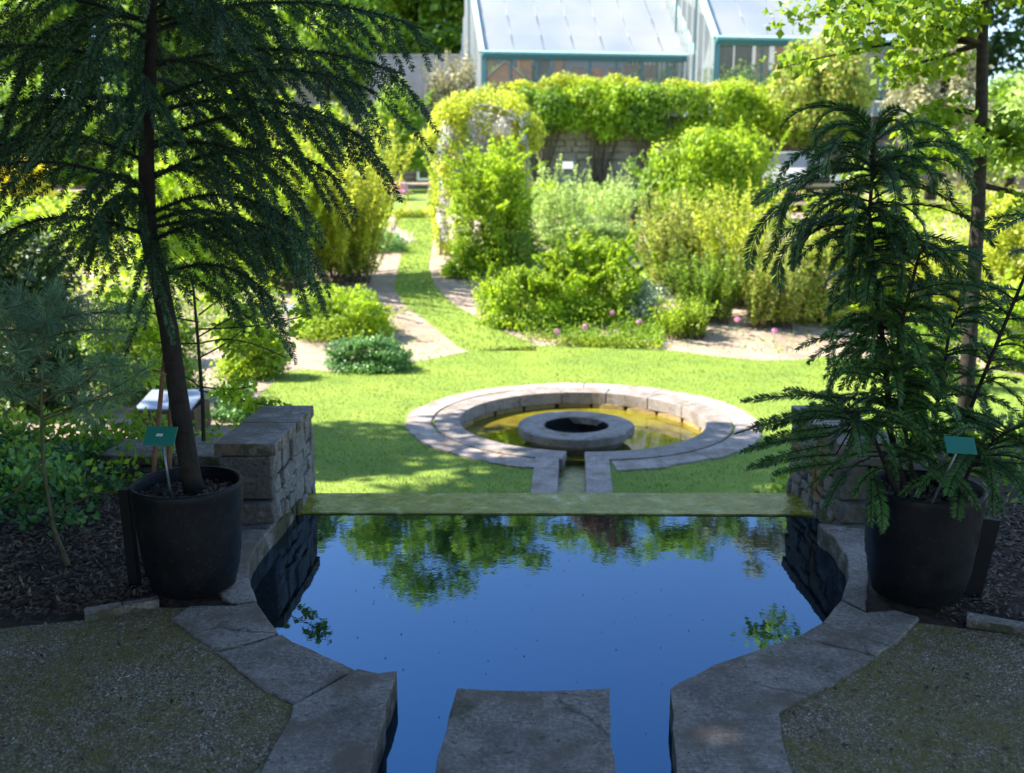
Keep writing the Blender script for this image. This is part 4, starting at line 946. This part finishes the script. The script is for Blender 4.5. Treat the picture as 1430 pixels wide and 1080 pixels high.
# forest behind: tall crowns, also mirrored in the pool
for i, (u, Y, el, r, mat, lb) in enumerate(tuple((u_, 79, e_, 4.4, m_, 'lower tree of the back row, %s' % l_) for u_, e_, m_, l_ in ((440, 21.6, 'mid', 'first from the left'), (545, 22.2, 'bright', 'second from the left'), (640, 22.4, 'mid', 'third from the left'), (710, 22.3, 'mid', 'just left of the copper tree'), (790, 21.9, 'bright', 'touching the copper tree'), (870, 22, 'mid', 'right of the copper tree'), (940, 22.2, 'bright', 'seventh from the left'), (1010, 22.4, 'mid', 'eighth from the left'), (1085, 22.8, 'beige', 'pale one near the right end'), (1160, 22.6, 'mid', 'last on the right'))) + ((60, 62, 20, 7, 'forest', 'far left of the wood'), (230, 66, 22, 7, 'forest', 'second from the left in the wood'), (400, 64, 21.5, 6.5, 'forest', 'third from the left in the wood'), (500, 62, 21.5, 5.2, 'mid', 'behind the concrete wall'), (585, 66, 24.0, 5.5, 'mid', 'tallest, above the concrete wall'), (675, 64, 22.6, 4.6, 'mid', 'over the left gable of the greenhouse'), (745, 72, 20.6, 4.5, 'mid', 'behind the left greenhouse roof'), (835, 74, 22.0, 3.4, 'copper', 'copper brown, behind the greenhouses'), (905, 76, 20.9, 3.6, 'mid', 'low, behind the joint of the greenhouses'), (970, 72, 22, 3.6, 'mid', 'slender, behind the right greenhouse'), (1045, 70, 21.6, 3.6, 'beige', 'pale, behind the right greenhouse roof'), (1110, 70, 20.5, 4, 'mid', 'at the right end of the greenhouses'), (1230, 66, 21, 5, 'forest', 'right of the greenhouses'), (1420, 66, 17, 6, 'forest', 'furthest right'), (-150, 60, 19, 7, 'forest', 'beyond the left edge'))):
    x = (u - 715) / F * Y; top = -1.9 + Y * math.tan(R(el))
    hh = top - 4.1; cl = [(x, Y, 4.1 + hh * .5, r * .6, r * .6, hh * .3)]
    while len(cl) < 60:
        t = random.random(); rr_ = r * 1.25 * (1.05 - .55 * max(0, t - .5) / .5) * random.uniform(.3, 1); a = random.uniform(0, 6.28); q = random.uniform(.9, 1.7) * r / 5
        cl.append((x + rr_ * math.cos(a), Y + rr_ * math.sin(a), 4.1 + hh * t * .96, q, q, q * .8))
    tree('tall skyline tree, ' + lb, (x, Y, 4.1), hh, r, mat, .55, 12000 if u < 720 else 8000, .35, clumps=cl, group='tall trees behind the garden')
# ================================================================== near trees that shade the terrace (outside the frame) and the slim trunk at the right
def crownbox(x0, x1, y0, y1, z0, z1, n, r, test=None):
    out = [( (x0 + x1) / 2, (y0 + y1) / 2, (z0 + z1) / 2, .5, .5, .5)]
    while len(out) < n:
        c = (random.uniform(x0, x1), random.uniform(y0, y1), random.uniform(z0, z1)); q = r * random.uniform(.7, 1.2)
        if test is None or test(c, q): out.append((*c, q, q, q * .7))
    return out
clear = lambda c, q: (c[1] + q < 4.2) or (abs(c[0]) - q > .27 * (c[1] + q) + .2 and c[2] - q > 1.75 + .19 * (c[1] + q))
tree('broad shade tree left of the terrace, its crown over the pool side', (-6.5, .5, 0), 9, 4, 'dark', .27, 66000, .3, name='shade_tree', clumps=crownbox(-11.5, -1.4, -4, 6.5, 3.9, 9.0, 100, 1.0, clear), limbs=20, group='shade trees round the terrace')
tree('shade tree beside the lower lawn, left', (-8.5, 9.5, -1.3), 11, 4, 'dark', .27, 50000, .3, name='shade_tree', clumps=crownbox(-13.5, -4.2, 5.5, 12.8, 5.6, 9.5, 50, 1.05, clear), limbs=16, group='shade trees round the terrace')
tree('shade tree behind and right of the terrace', (5.5, -2.5, 0), 9, 4, 'dark', .27, 30000, .3, name='shade_tree', clumps=crownbox(-1, 9.5, -6.5, 2.2, 4.2, 8.8, 52, 1.05, clear), limbs=16, group='shade trees round the terrace')
o = thing('sun_block_hedge', 'unseen dense hedge added left of the terrace to block the sun', 'hedge', (-7, 1.5, 0))  # out-of-frame hedge, added to keep direct sun off the terrace
cl = [(-7 + random.uniform(-.6, .6), y, z, .8, .8, .8) for y in np.arange(-5, 8.6, .75) for z in np.arange(.6, 11.5, .8)]
V, Fc = clump_leaves(cl, 95000, .30); mesh('foliage', V, Fc, LM['dark'], o)
mb = MB()
for y in np.arange(-5, 8.6, 1.6): mb.tube([(-7, y, -.05), (-7, y, 9)], .09, .03)
mb.build('stem', bark, o, True)
# small-leaved sprays mirrored in the left of the pool
def spray(name, label, pts, c, mat, n, leaf, r, cat='tree', trunk=.1):
    o = thing(name, label, cat, pts[0])
    mb = MB(); mb.tube(pts, trunk, trunk * .5, 9)
    cl = []
    for e in c:
        s = Vector(pts[min(len(pts) - 1, max(1, int(len(pts) * .6)))]) if e[3] is None else Vector(e[3])
        lb = limb(s, e[:3], .08, 8, .05); mb.tube(lb, min(.03, trunk * .4), .004, 5)
        for q in lb[3:]: cl.append((q.x + random.uniform(-.1, .1), q.y, q.z + random.uniform(-.06, .1), r, r, r * .6))
    V, Fc = clump_leaves(cl, n, leaf, .8, .5, .3); mesh('leaves', V, Fc, LM[mat], o); mb.build('trunk', bark2, o, True)
# slim tree at the right
Yt = 9.0; tp = [gp(1352, 700, LOW)] ; tp[0].y = Yt; tp[0].x = at(1350, 600, Yt).x; tp[0].z = LOW
tp += [at(1356, 440, Yt), at(1366, 300, Yt), at(1371, 150, Yt), at(1373, 0, Yt), at(1374, -250, Yt)]
ends = []
for (u, v, Y2, vs) in ((1170, 45, 8.2, 60), (1105, 30, 9, 20), (1090, 95, 9.4, 60), (1250, 20, 8, -20), (1300, 60, 8.6, -10), (1200, 235, 8.6, 215), (1270, 175, 9.2, 160), (1180, 10, 9.2, -60), (1430, 210, 8.8, 180), (1500, 240, 9.4, 200), (1480, 20, 8.6, 0), (1420, -40, 9.6, -60), (1300, -120, 9, -150), (1240, 100, 9.5, 60), (1330, 215, 8.4, 200), (1500, 330, 9, 260), (1150, -80, 10, -120)):
    ends.append((*at(u, v, Y2), at(1371, vs, Yt)))
for (x, y, z) in ((3.8, 14, 5.8), (4.4, 13.6, 5.4), (4.2, 14.5, 4.9), (4.6, 14, 6.4)): ends.append((x, y, z, at(1374, -200, Yt)))
spray('slim_tree', 'slim bare trunk with open sprays of fresh green leaves at the right', tp, ends, 'ginkgo', 6500, .085, .25, trunk=.075)
# ================================================================== pots and what grows in them
potm = solid('charcoal_plastic', (0.006, 0.0065, 0.008), 0.45, var=0.5, scale=5, spec=.22)
N, L, b = potm.node_tree.nodes, potm.node_tree.links, potm.node_tree.nodes['Principled BSDF']
pp_ = pos(N); w1 = ramp(N, L, noise(N, L, 7, 8, .8, pp_), [(0.54, (0, 0, 0)), (0.72, (.5, .5, .5))]); w2 = ramp(N, L, noise(N, L, 70, 3, .8, pp_), [(0.6, (0, 0, 0)), (0.7, (.35, .35, .35))])
c = mix(N, L, w1, b.inputs['Base Color'].links[0].from_socket, (.035, .035, .03)); c = mix(N, L, w2, c, (.07, .065, .055)); L.new(c, b.inputs['Base Color'])
L.new(ramp(N, L, noise(N, L, 9, 6, .7, pp_), [(0.3, (.35, .35, .35)), (0.7, (.75, .75, .75))]), b.inputs['Roughness'])
potsoil = solid('potting_bark', (0.07, 0.04, 0.03), .95, var=.7, scale=40, bmp=1)
teal = solid('teal_plate', (0.012, 0.13, 0.10), .35, var=.08)
def pot(label, x, y, r, h):
    o = thing('plant_pot', label, 'plant pot', (x, y, 0), 'black pots beside the pool')
    mb = MB(); k = r / .23
    mb.lathe((x, y, 0), [(.001, .006), (.15 * k, .006), (.172 * k, .02), (.195 * k, h * .25), (.213 * k, h * .6), (.222 * k, h * .93), (.226 * k, h - .012), (.222 * k, h), (.213 * k, h), (.208 * k, h - .012), (.205 * k, h * .7), (.20 * k, h * .55)], 56)
    mb.build('shell', potm, o, True)
    mb = MB(); mb.lathe((x, y, h - .07), [(.001, .012), (.1 * k, .008), (.212 * k, -.004)], 40); mb.build('potting_mix', potsoil, o, True)
    P = rand_dir(2600); rr_ = np.sqrt(rng.random(2600)) * .195 * k; a = rng.random(2600) * 6.28
    P = np.stack([x + rr_ * np.cos(a), y + rr_ * np.sin(a), h - .066 + rng.random(2600) * .016], 1)
    s = rng.uniform(.01, .028, 2600); V, Fc = leaf_quads(P, rand_dir(2600) * [1, 1, .3], rand_dir(2600) * .5 + [0, 0, 1], s, s * .5)
    q = mesh('bark_pieces', V, Fc, chip, o); q['kind'] = 'stuff'
    return o
PL = (-1.335, 3.92); PR = (1.67, 3.85)
pot('tall black pot at the left of the pool holding the dark drooping conifer', *PL, .228, .465)
pot('tall black pot at the right of the pool holding the bushy plant with flat fronds', *PR, .235, .47)
def needles_along(pts, n, ln, wd, lean=.55, flat=None):
    A = np.array([tuple(p) for p in pts]); m = len(A) - 1
    q = np.sort(rng.random(n)) * m; i0 = np.minimum(q.astype(int), m - 1); fr = (q - i0)[:, None]
    P = A[i0] * (1 - fr) + A[i0 + 1] * fr; T = A[i0 + 1] - A[i0]; T /= np.linalg.norm(T, axis=1, keepdims=True) + 1e-9
    if flat is None:
        rd = rand_dir(n); rd -= T * (rd * T).sum(1, keepdims=True); rd /= np.linalg.norm(rd, axis=1, keepdims=True) + 1e-9
        Nn = np.cross(T, rd)
    else:
        up = np.array([[0, 0, 1.0]]) + np.array([flat]); sd = np.cross(T, up); sd /= np.linalg.norm(sd, axis=1, keepdims=True) + 1e-9
        sg = np.where(rng.random(n) < .5, -1, 1)[:, None]; rd = sd * sg + np.cross(sd, T) * rng.uniform(-.05, .35, (n, 1)); Nn = np.cross(sd, T) + rand_dir(n) * .15
    D = T * lean + rd * (1 - lean * .4); tt = q / m
    s = ln * rng.uniform(.75, 1.1, n) * np.where(tt > .85, 1 - (tt - .85) * 3.5, 1) * np.where(tt < .12, .5 + tt * 4, 1)
    return leaf_quads(P, D, Nn, s, np.full(n, wd))
def bough(start, az, length, el0, droop, n=12):
    pts = [Vector(start)]; az2 = az
    for i in range(n):
        t = i / n; el = el0 - droop * t ** 1.3; az2 += random.uniform(-.05, .05)
        pts.append(pts[-1] + Vector((math.cos(az2) * math.cos(el), math.sin(az2) * math.cos(el), math.sin(el))) * length / n)
    return pts
# ---- left conifer
tp = [Vector((PL[0] + .02, PL[1] + .02, .38)), at(259, 620, 3.97), at(247, 540, 3.99), at(236, 460, 4.0), at(222, 390, 4.0), at(206, 320, 4.0), at(204, 200, 4.0), at(210, 100, 4.0), at(213, 0, 4.0), at(214, -120, 4.0), at(214, -330, 4.0)]
o = thing('potted_conifer', 'dark blue-green conifer with drooping brush-like boughs in the left pot', 'tree', tp[0])
mb = MB(); mb.tube(tp[:6], .042, .034, 12); mb.tube(tp[5:], .034, .008, 10); mb.build('trunk', bark, o, True)
nd = []; tw = []; nb = 0
def trunk_at(t):
    t = t * (len(tp) - 1); i = min(int(t), len(tp) - 2); return tp[i].lerp(tp[i + 1], t - i)
def dress(br, L_, dens=1.0, tl=.24, sag=.45):
    tw.append((br, .008, .003))
    m = len(br) - 1; k = int(L_ / .050)
    for j in range(k):
        t = .12 + .88 * j / k; i = min(int(t * m), m - 1); p = br[i].lerp(br[i + 1], t * m - i); T = (br[i + 1] - br[i]).normalized()
        sd = T.cross(Vector((0, 0, 1))).normalized() * (1 if j % 2 else -1)
        d = (T * random.uniform(.7, 1.1) + sd * random.uniform(.3, .8) + Vector((0, 0, random.uniform(-1.1, -.2)))).normalized()
        l = tl * random.uniform(.8, 1.7) * (1.15 - .3 * t); q = [p]
        for _ in range(5): d = (d + Vector((0, 0, -sag / 5))).normalized(); q.append(q[-1] + d * l / 5)
        tw.append((q, .0022, .0012)); nd.append(needles_along(q, int(l / .00125 * dens), .024, .0042))
    nd.append(needles_along(br, int(L_ / .0011), .026, .0045))
for i in range(33):
    t = .50 + .47 * (i / 33) ** .85; s = trunk_at(t); az = i * 2.4 + random.uniform(-.3, .3)
    toward = math.sin(az) < -.3
    L_ = random.uniform(.50, .92) * (.72 if toward else 1) * (1.05 if s.z < 3.0 else .9)
    dress(bough(s, az, L_, random.uniform(.1, .65), random.uniform(1.0, 1.9)), L_)
for (v, az, L_, e0, dr) in ((385, -.15, .55, .15, .9), (340, .1, .68, .2, .8), (300, -.25, .78, .15, .7), (250, .2, .85, .25, .75), (200, 0, .92, .2, .55), (140, -.2, .98, .1, .3), (90, .15, 1.0, 0, .1), (30, -.1, 1.05, .0, .1), (330, 3.1, .85, .15, 1.1), (260, 3.3, .95, .2, 1.0), (180, 3.0, 1.0, .2, .8), (100, 3.25, 1.0, .1, .6), (30, 3.05, 1.0, .1, .5), (290, 2.2, .7, .1, 1.2), (310, .9, .7, .1, 1.2), (340, -1.2, .5, .1, 1.5)):
    k_ = min(range(1, 99), key=lambda q: abs(trunk_at(q / 99).z - at(210, v, 4.0).z)); dress(bough(trunk_at(k_ / 99), az + random.uniform(-.2, .2), L_, e0 + .25, dr + .55), L_)
V, Fc = join(nd); mesh('needles', V, Fc, LM['conifer'], o)
mb = MB()
for q, a, b_ in tw: mb.tube(q, a, b_, 4, False)
mb.build('boughs', bark, o, True)
# ---- right plant: flat pinnate fronds on several stems
o = thing('potted_frond_tree', 'many-stemmed young tree with long flat drooping fronds in the right pot', 'tree', (PR[0], PR[1], .38))
nd = []; tw = []
def frond(s, az, L_, e0, dr, ln=.040, brush=None):
    br = bough(s, az, L_, e0, dr, 14); tw.append((br, .004, .0018))
    if brush is None: brush = random.random() < .5
    if brush: nd.append(needles_along(br[1:], int(L_ / .0011), ln * .72, .0042, .75))
    else: nd.append(needles_along(br[1:], int(L_ / .0011), ln, .0044, .62, (random.uniform(-.6, .6), random.uniform(-.6, .6), 0)))
st = [[Vector((PR[0] - .06, PR[1], .38)), at(1243, 600, 3.88), at(1236, 500, 3.88), at(1222, 400, 3.86), at(1214, 300, 3.85), at(1222, 182, 3.85)],
      [Vector((PR[0] - .03, PR[1] - .03, .38)), at(1262, 590, 3.8), at(1250, 510, 3.78), at(1262, 440, 3.76), at(1285, 350, 3.76)],
      [Vector((PR[0] + .08, PR[1], .38)), at(1352, 580, 3.85), at(1392, 480, 3.8), at(1425, 400, 3.8), at(1470, 300, 3.8)],
      [Vector((PR[0] + .03, PR[1] + .05, .38)), at(1310, 560, 4.0), at(1325, 470, 4.05), at(1350, 400, 4.1)],
      [Vector((PR[0] - .1, PR[1] - .05, .38)), at(1220, 610, 3.75), at(1180, 570, 3.7)],
      [Vector((PR[0] + .1, PR[1] - .05, .38)), at(1360, 640, 3.75), at(1410, 600, 3.7)]]
for i, q in enumerate(st): tw.append((q, .015 if i < 1 else .009, .006))
def on(q, t): t = t * (len(q) - 1); i = min(int(t), len(q) - 2); return q[i].lerp(q[i + 1], t - i)
for k in range(26):                                   # head of the leader
    frond(on(st[0], random.uniform(.86, 1)), k * 2.4, random.uniform(.25, .50), random.uniform(.5, 1.0), random.uniform(1.9, 2.5), .042)
for (az, L_, e0, dr) in ((3.1, .62, .3, 2.1), (3.5, .56, .35, 2.2), (2.8, .50, .3, 1.9), (3.3, .50, .1, .9), (0, .55, .2, 1.2), (.3, .52, .1, 1.0), (-.3, .50, .25, 1.4), (3.7, .58, .2, 2.0), (-.6, .5, .2, 2.0), (.1, .45, -.1, .8), (-.1, .5, 0, 1.0), (3.0, .52, .2, 2.3), (3.3, .56, .1, 2.0), (4.2, .5, .3, 2.2), (4.8, .45, .3, 2.3)):
    frond(on(st[0], random.uniform(.70, .93)), az, L_, e0, dr, .048)
for k in range(92):
    frond(on(st[0], random.uniform(.25, .85)), k * 2.4, random.uniform(.18, .40), random.uniform(0, .6), random.uniform(1.2, 2.4))
for k in range(70): frond(on(st[0], random.uniform(.2, .93)), k * 2.4, random.uniform(.12, .24), random.uniform(-.2, .5), random.uniform(.8, 1.8), .04, True)
for si, n_, l0, l1 in ((1, 48, .16, .32), (2, 26, .15, .34), (3, 50, .18, .38), (4, 30, .2, .36), (5, 40, .22, .42)):
    for k in range(n_): frond(on(st[si], random.uniform(.25 if si != 2 else .1, 1)), k * 2.4, random.uniform(l0, l1), random.uniform(0, .7), random.uniform(.6, 1.6))
for (v, az, L_, e0, dr) in ((560, 3.0, .5, .1, .35), (575, 3.2, .55, 0, .4), (600, 3.05, .50, -.1, .35), (640, 3.9, .42, 0, 1.1), (650, 4.3, .36, .1, 1.5), (660, 4.6, .34, .1, 1.6), (620, 5.6, .5, .1, 1.2)):
    frond(at(1215, v, 3.85), az, L_, e0, dr, .045)
for k in range(7):
    a = at(1165 + random.uniform(-10, 10), 570 + k * 13, 3.8); br = bough(a, 3.14 + random.uniform(-.25, .2), random.uniform(.26, .36), -.12, .3, 8); tw.append(([on(st[4], .8), a], .004, .003)); tw.append((br, .003, .0015)); nd.append(needles_along(br, 330, .028, .005))
V, Fc = join(nd); mesh('fronds', V, Fc, LM['frond'], o)
mb = MB()
for q, a, b_ in tw: mb.tube(q, a, b_, 5, False)
mb.build('stems', bark, o, True)
# ---- label plates stuck in the pots
def plate(label, u, v, Y, w_, h_, foot, skew):
    c = at(u, v, Y); o = thing('plant_label', label, 'plant label', foot, 'green label plates in the pots')
    mb = MB(); mb.box(c, (w_, .004, h_), rx=-.75, ry=skew); q = mb.build('plate', teal, o); bevel(q, .0015)
    mb = MB()
    for k in range(3): mb.box((c.x + random.uniform(-.006, .006), c.y - .004 - (1 - k) * .008, c.z + (1 - k) * .0085 + .002), (w_ * random.uniform(.2, .34), .0012, .0035), rx=-.75, ry=skew)
    if skew < .05: mb.build('lettering', white, o)
    mb = MB(); mb.tube([foot, c - Vector((0, -.01, .01))], .0055, .0055, 8); mb.build('stake', solid('grey_metal', (.12, .16, .17), .4, .5), o, True)
plate('teal label plate on a thin stake in the left pot, before the trunk', 224, 609, 3.80, .122, .085, (-1.37, 3.83, .38), 0.03)
plate('teal label plate on a leaning stake in the right pot, among the fronds', 1341, 622, 3.50, .112, .07, (1.60, 3.68, .38), 0.06)
# ---- stakes
bam = solid('bamboo', (0.16, 0.085, 0.045), .6, var=.3, scale=14)
for (a, b_, lb) in (((at(242, 450, 4.08)), (-1.60, 4.35, -.01), 'brown cane leaning on the left conifer trunk, the one nearer the trunk'), ((at(234, 455, 4.02)), (-1.68, 4.30, -.01), 'brown cane leaning on the left conifer trunk, the outer one')):
    b_ = Vector(b_); mb = MB(); mb.tube([b_ + (a - b_) * t for t in (0, .2, .4, .6, .8, 1)], .012, .009, 8); o = mb.build('cane', bam, smooth=True); tag(o, lb, 'cane', 'canes supporting the conifer')
o = MB(); c = at(240, 518, 4.03); ring = [c + Vector((.062 * math.cos(a) - .01, .062 * math.sin(a), .01 * math.sin(a * 2))) for a in np.linspace(0, 6.28, 22)]; o.tube(ring, .005, .005, 6); o = o.build('tie', bam, smooth=True); tag(o, 'cord tying the canes to the conifer trunk', 'cord')
blk = solid('black_post', (.006, .006, .007), .6, var=.3, spec=.15)
c = gp(191, 815); mb = MB(); mb.box((c.x - .012, c.y, .2), (.042, .042, .44), ry=-.03); o = mb.build('short_post', blk); bevel(o, .003); tag(o, 'short square black post standing left of the left pot', 'post')
c = gp(1352, 830); mb = MB(); mb.box((c.x + .035, c.y, .16), (.075, .03, .34), ry=.14); o = mb.build('leaning_board', blk); bevel(o, .003); tag(o, 'short black board leaning against the right pot', 'board')
# ---- cold frame behind
c = gp(228, 612, LOW); c.z = LOW
o = thing('planter_box', 'dark brown wooden tub with pale slanting lid on sandy ground behind the left pot', 'planter', c)
w_ = at(272, 600, c.y).x - at(184, 600, c.y).x; hb = at(228, 575, c.y).z - LOW
mb = MB()
for (x, y, dx, dy) in ((0, -.3, w_, .03), (0, .3, w_ - .06, .03), (-w_ / 2 + .015, 0, .03, .57), (w_ / 2 - .015, 0, .03, .57)): mb.box((c.x + x, c.y + .35 + y, LOW + hb / 2), (dx, dy, hb), jit=.002)
mb.build('side_board', wood_d, o)
mb = MB(); mb.box((c.x, c.y + .35, LOW + hb + .06), (w_ * .9, .62, .02), rx=.16); mb.build('lid', solid('frosted_lid', (.24, .27, .32), .2, var=.1), o)
# ---- small pine at the left
tp = [gp(96, 792), at(74, 735, 4.35), at(60, 650, 4.4), at(58, 560, 4.4), at(62, 470, 4.45), at(66, 420, 4.45)]
o = thing('young_pine', 'thin young pine with soft blue-green needle tufts at the left edge', 'tree', tp[0])
tw = [(tp, .012, .004)]; nd = []
def tuft(p, d, n=44, ln=.085):
    D = np.array([tuple(d)]) * .8 + rand_dir(n) * .9; s = ln * rng.uniform(.7, 1.1, n)
    nd.append(leaf_quads(np.array([tuple(p)]) + rand_dir(n) * .008, D, rand_dir(n), s, np.full(n, .0032)))
for k in range(18):
    s = on(tp, random.uniform(.5, 1)); az = k * 2.4; L_ = random.uniform(.2, .58)
    br = bough(s, az, L_, random.uniform(-.05, .4), random.uniform(-.3, .5), 8); tw.append((br, .005, .002))
    for j in range(3, 9): tuft(br[j], br[j] - br[j - 1] if j else Vector((0, 0, 1))); 
    for _ in range(4):
        i = random.randint(2, 7); d = Vector([random.uniform(-1, 1) for _ in range(3)]).normalized(); e = br[i] + d * .11; tw.append(([br[i], e], .002, .001)); tuft(e, d)
for (a, b_, c2) in ((at(70, 725, 4.35), at(130, 690, 4.3), at(185, 684, 4.25)), (at(60, 640, 4.4), at(20, 690, 4.4), at(-40, 725, 4.4)), (at(60, 560, 4.4), at(110, 540, 4.4), at(135, 520, 4.4))): tw.append(([a, a.lerp(b_, .5) + Vector((0, 0, .01)), b_, c2], .006, .004))
V, Fc = join(nd); mesh('needles', V, Fc, LM['pine'], o)
mb = MB()
for q, a, b_ in tw: mb.tube(q, a, b_, 6, False)
mb.build('trunk', stem_m, o, True)
# ---- leafy sapling behind the left pot
tp = [gp(285, 640), at(283, 560, 6.0), at(276, 470, 6.0), at(268, 380, 6.1)]; ends = []
for (u, v, vs) in ((420, 575, 545), (400, 500, 480), (340, 460, 500), (430, 440, 460), (330, 400, 440), (300, 370, 400), (180, 470, 480), (150, 420, 450), (200, 380, 420), (240, 350, 390), (380, 420, 470), (350, 540, 540), (170, 530, 540)):
    ends.append((*at(u, v, 6 + random.uniform(-.4, .4)), at(278, vs, 6.0)))
spray('sapling', 'open leafy sapling with thin dark twigs behind the left pot', tp, ends, 'bright', 2200, .045, .09, trunk=.014)
# ---- ivy and low plants on the left and right beds
def flatcover(poly, n, mat, leaf, h, z=-.015, name='ground_cover'):
    P = scatter(poly, n); m = len(P); nz = np.sin(P[:, 0] * 7) * np.cos(P[:, 1] * 6 + P[:, 0] * 2) + rng.normal(size=m) * .45; P = P[nz > -.3]; m = len(P)
    zz = z + rng.random((m, 1)) ** 1.4 * h; s = leaf * rng.uniform(.5, 1.25, m)
    V, Fc = leaf_quads(np.concatenate([P, zz], 1), rand_dir(m) + [0, 0, .3], rand_dir(m) + [0, 0, .8], s, s * .6)
    tag(mesh(name, V, Fc, LM[mat]), kind='stuff')
flatcover(px([(-120, 740), (120, 745), (175, 700), (165, 620), (-120, 600)]), 9000, 'ivy', .05, .10)
flatcover(px([(-120, 690), (110, 700), (120, 655), (-120, 650)]), 4500, 'blue', .06, .14)
flatcover([(-8, 4.9), (-2.2, 4.9), (-1.7, 6.3), (-8, 6.8)], 14000, 'mid', .05, .18)
flatcover([(2.6, 4.9), (8, 4.7), (8, 6.8), (2.4, 6.4)], 12000, 'mid', .05, .16)
for sx in (-1, 1):
    P = rng.random((16000, 2)) * [8, 2.4] + [2.2, 6.2]; z = np.interp(P[:, 1], [6.1, 6.6, 7.6, 8.6], [-.02, -.10, -.75, LOW]); P[:, 0] *= sx; m = len(P)
    s = .07 * rng.uniform(.5, 1.2, m); V, Fc = leaf_quads(np.concatenate([P, (z + rng.random(m) * .2)[:, None]], 1), rand_dir(m) + [0, 0, .4], rand_dir(m) + [0, 0, .8], s, s * .55)
    tag(mesh('ground_cover', V, Fc, LM['mid']), kind='stuff')
# ---- small dark specks floating on the pool
litter(GLV, 900, -.01, .022, 'fallen_leaves', chip, .5); litter(GRV, 900, -.01, .022, 'fallen_leaves', chip, .5)
P = scatter([(-.9, 2.6), (1.1, 2.6), (1.3, 5.0), (-.8, 5.0)], 120); m = len(P)
V, Fc = leaf_quads(np.concatenate([P, np.full((m, 1), WAT + .002)], 1), rand_dir(m) * [1, 1, 0], np.tile([0, 0, 1.0], (m, 1)), rng.uniform(.004, .014, m), rng.uniform(.003, .007, m))
tag(mesh('floating_debris', V, Fc, chip), kind='stuff')
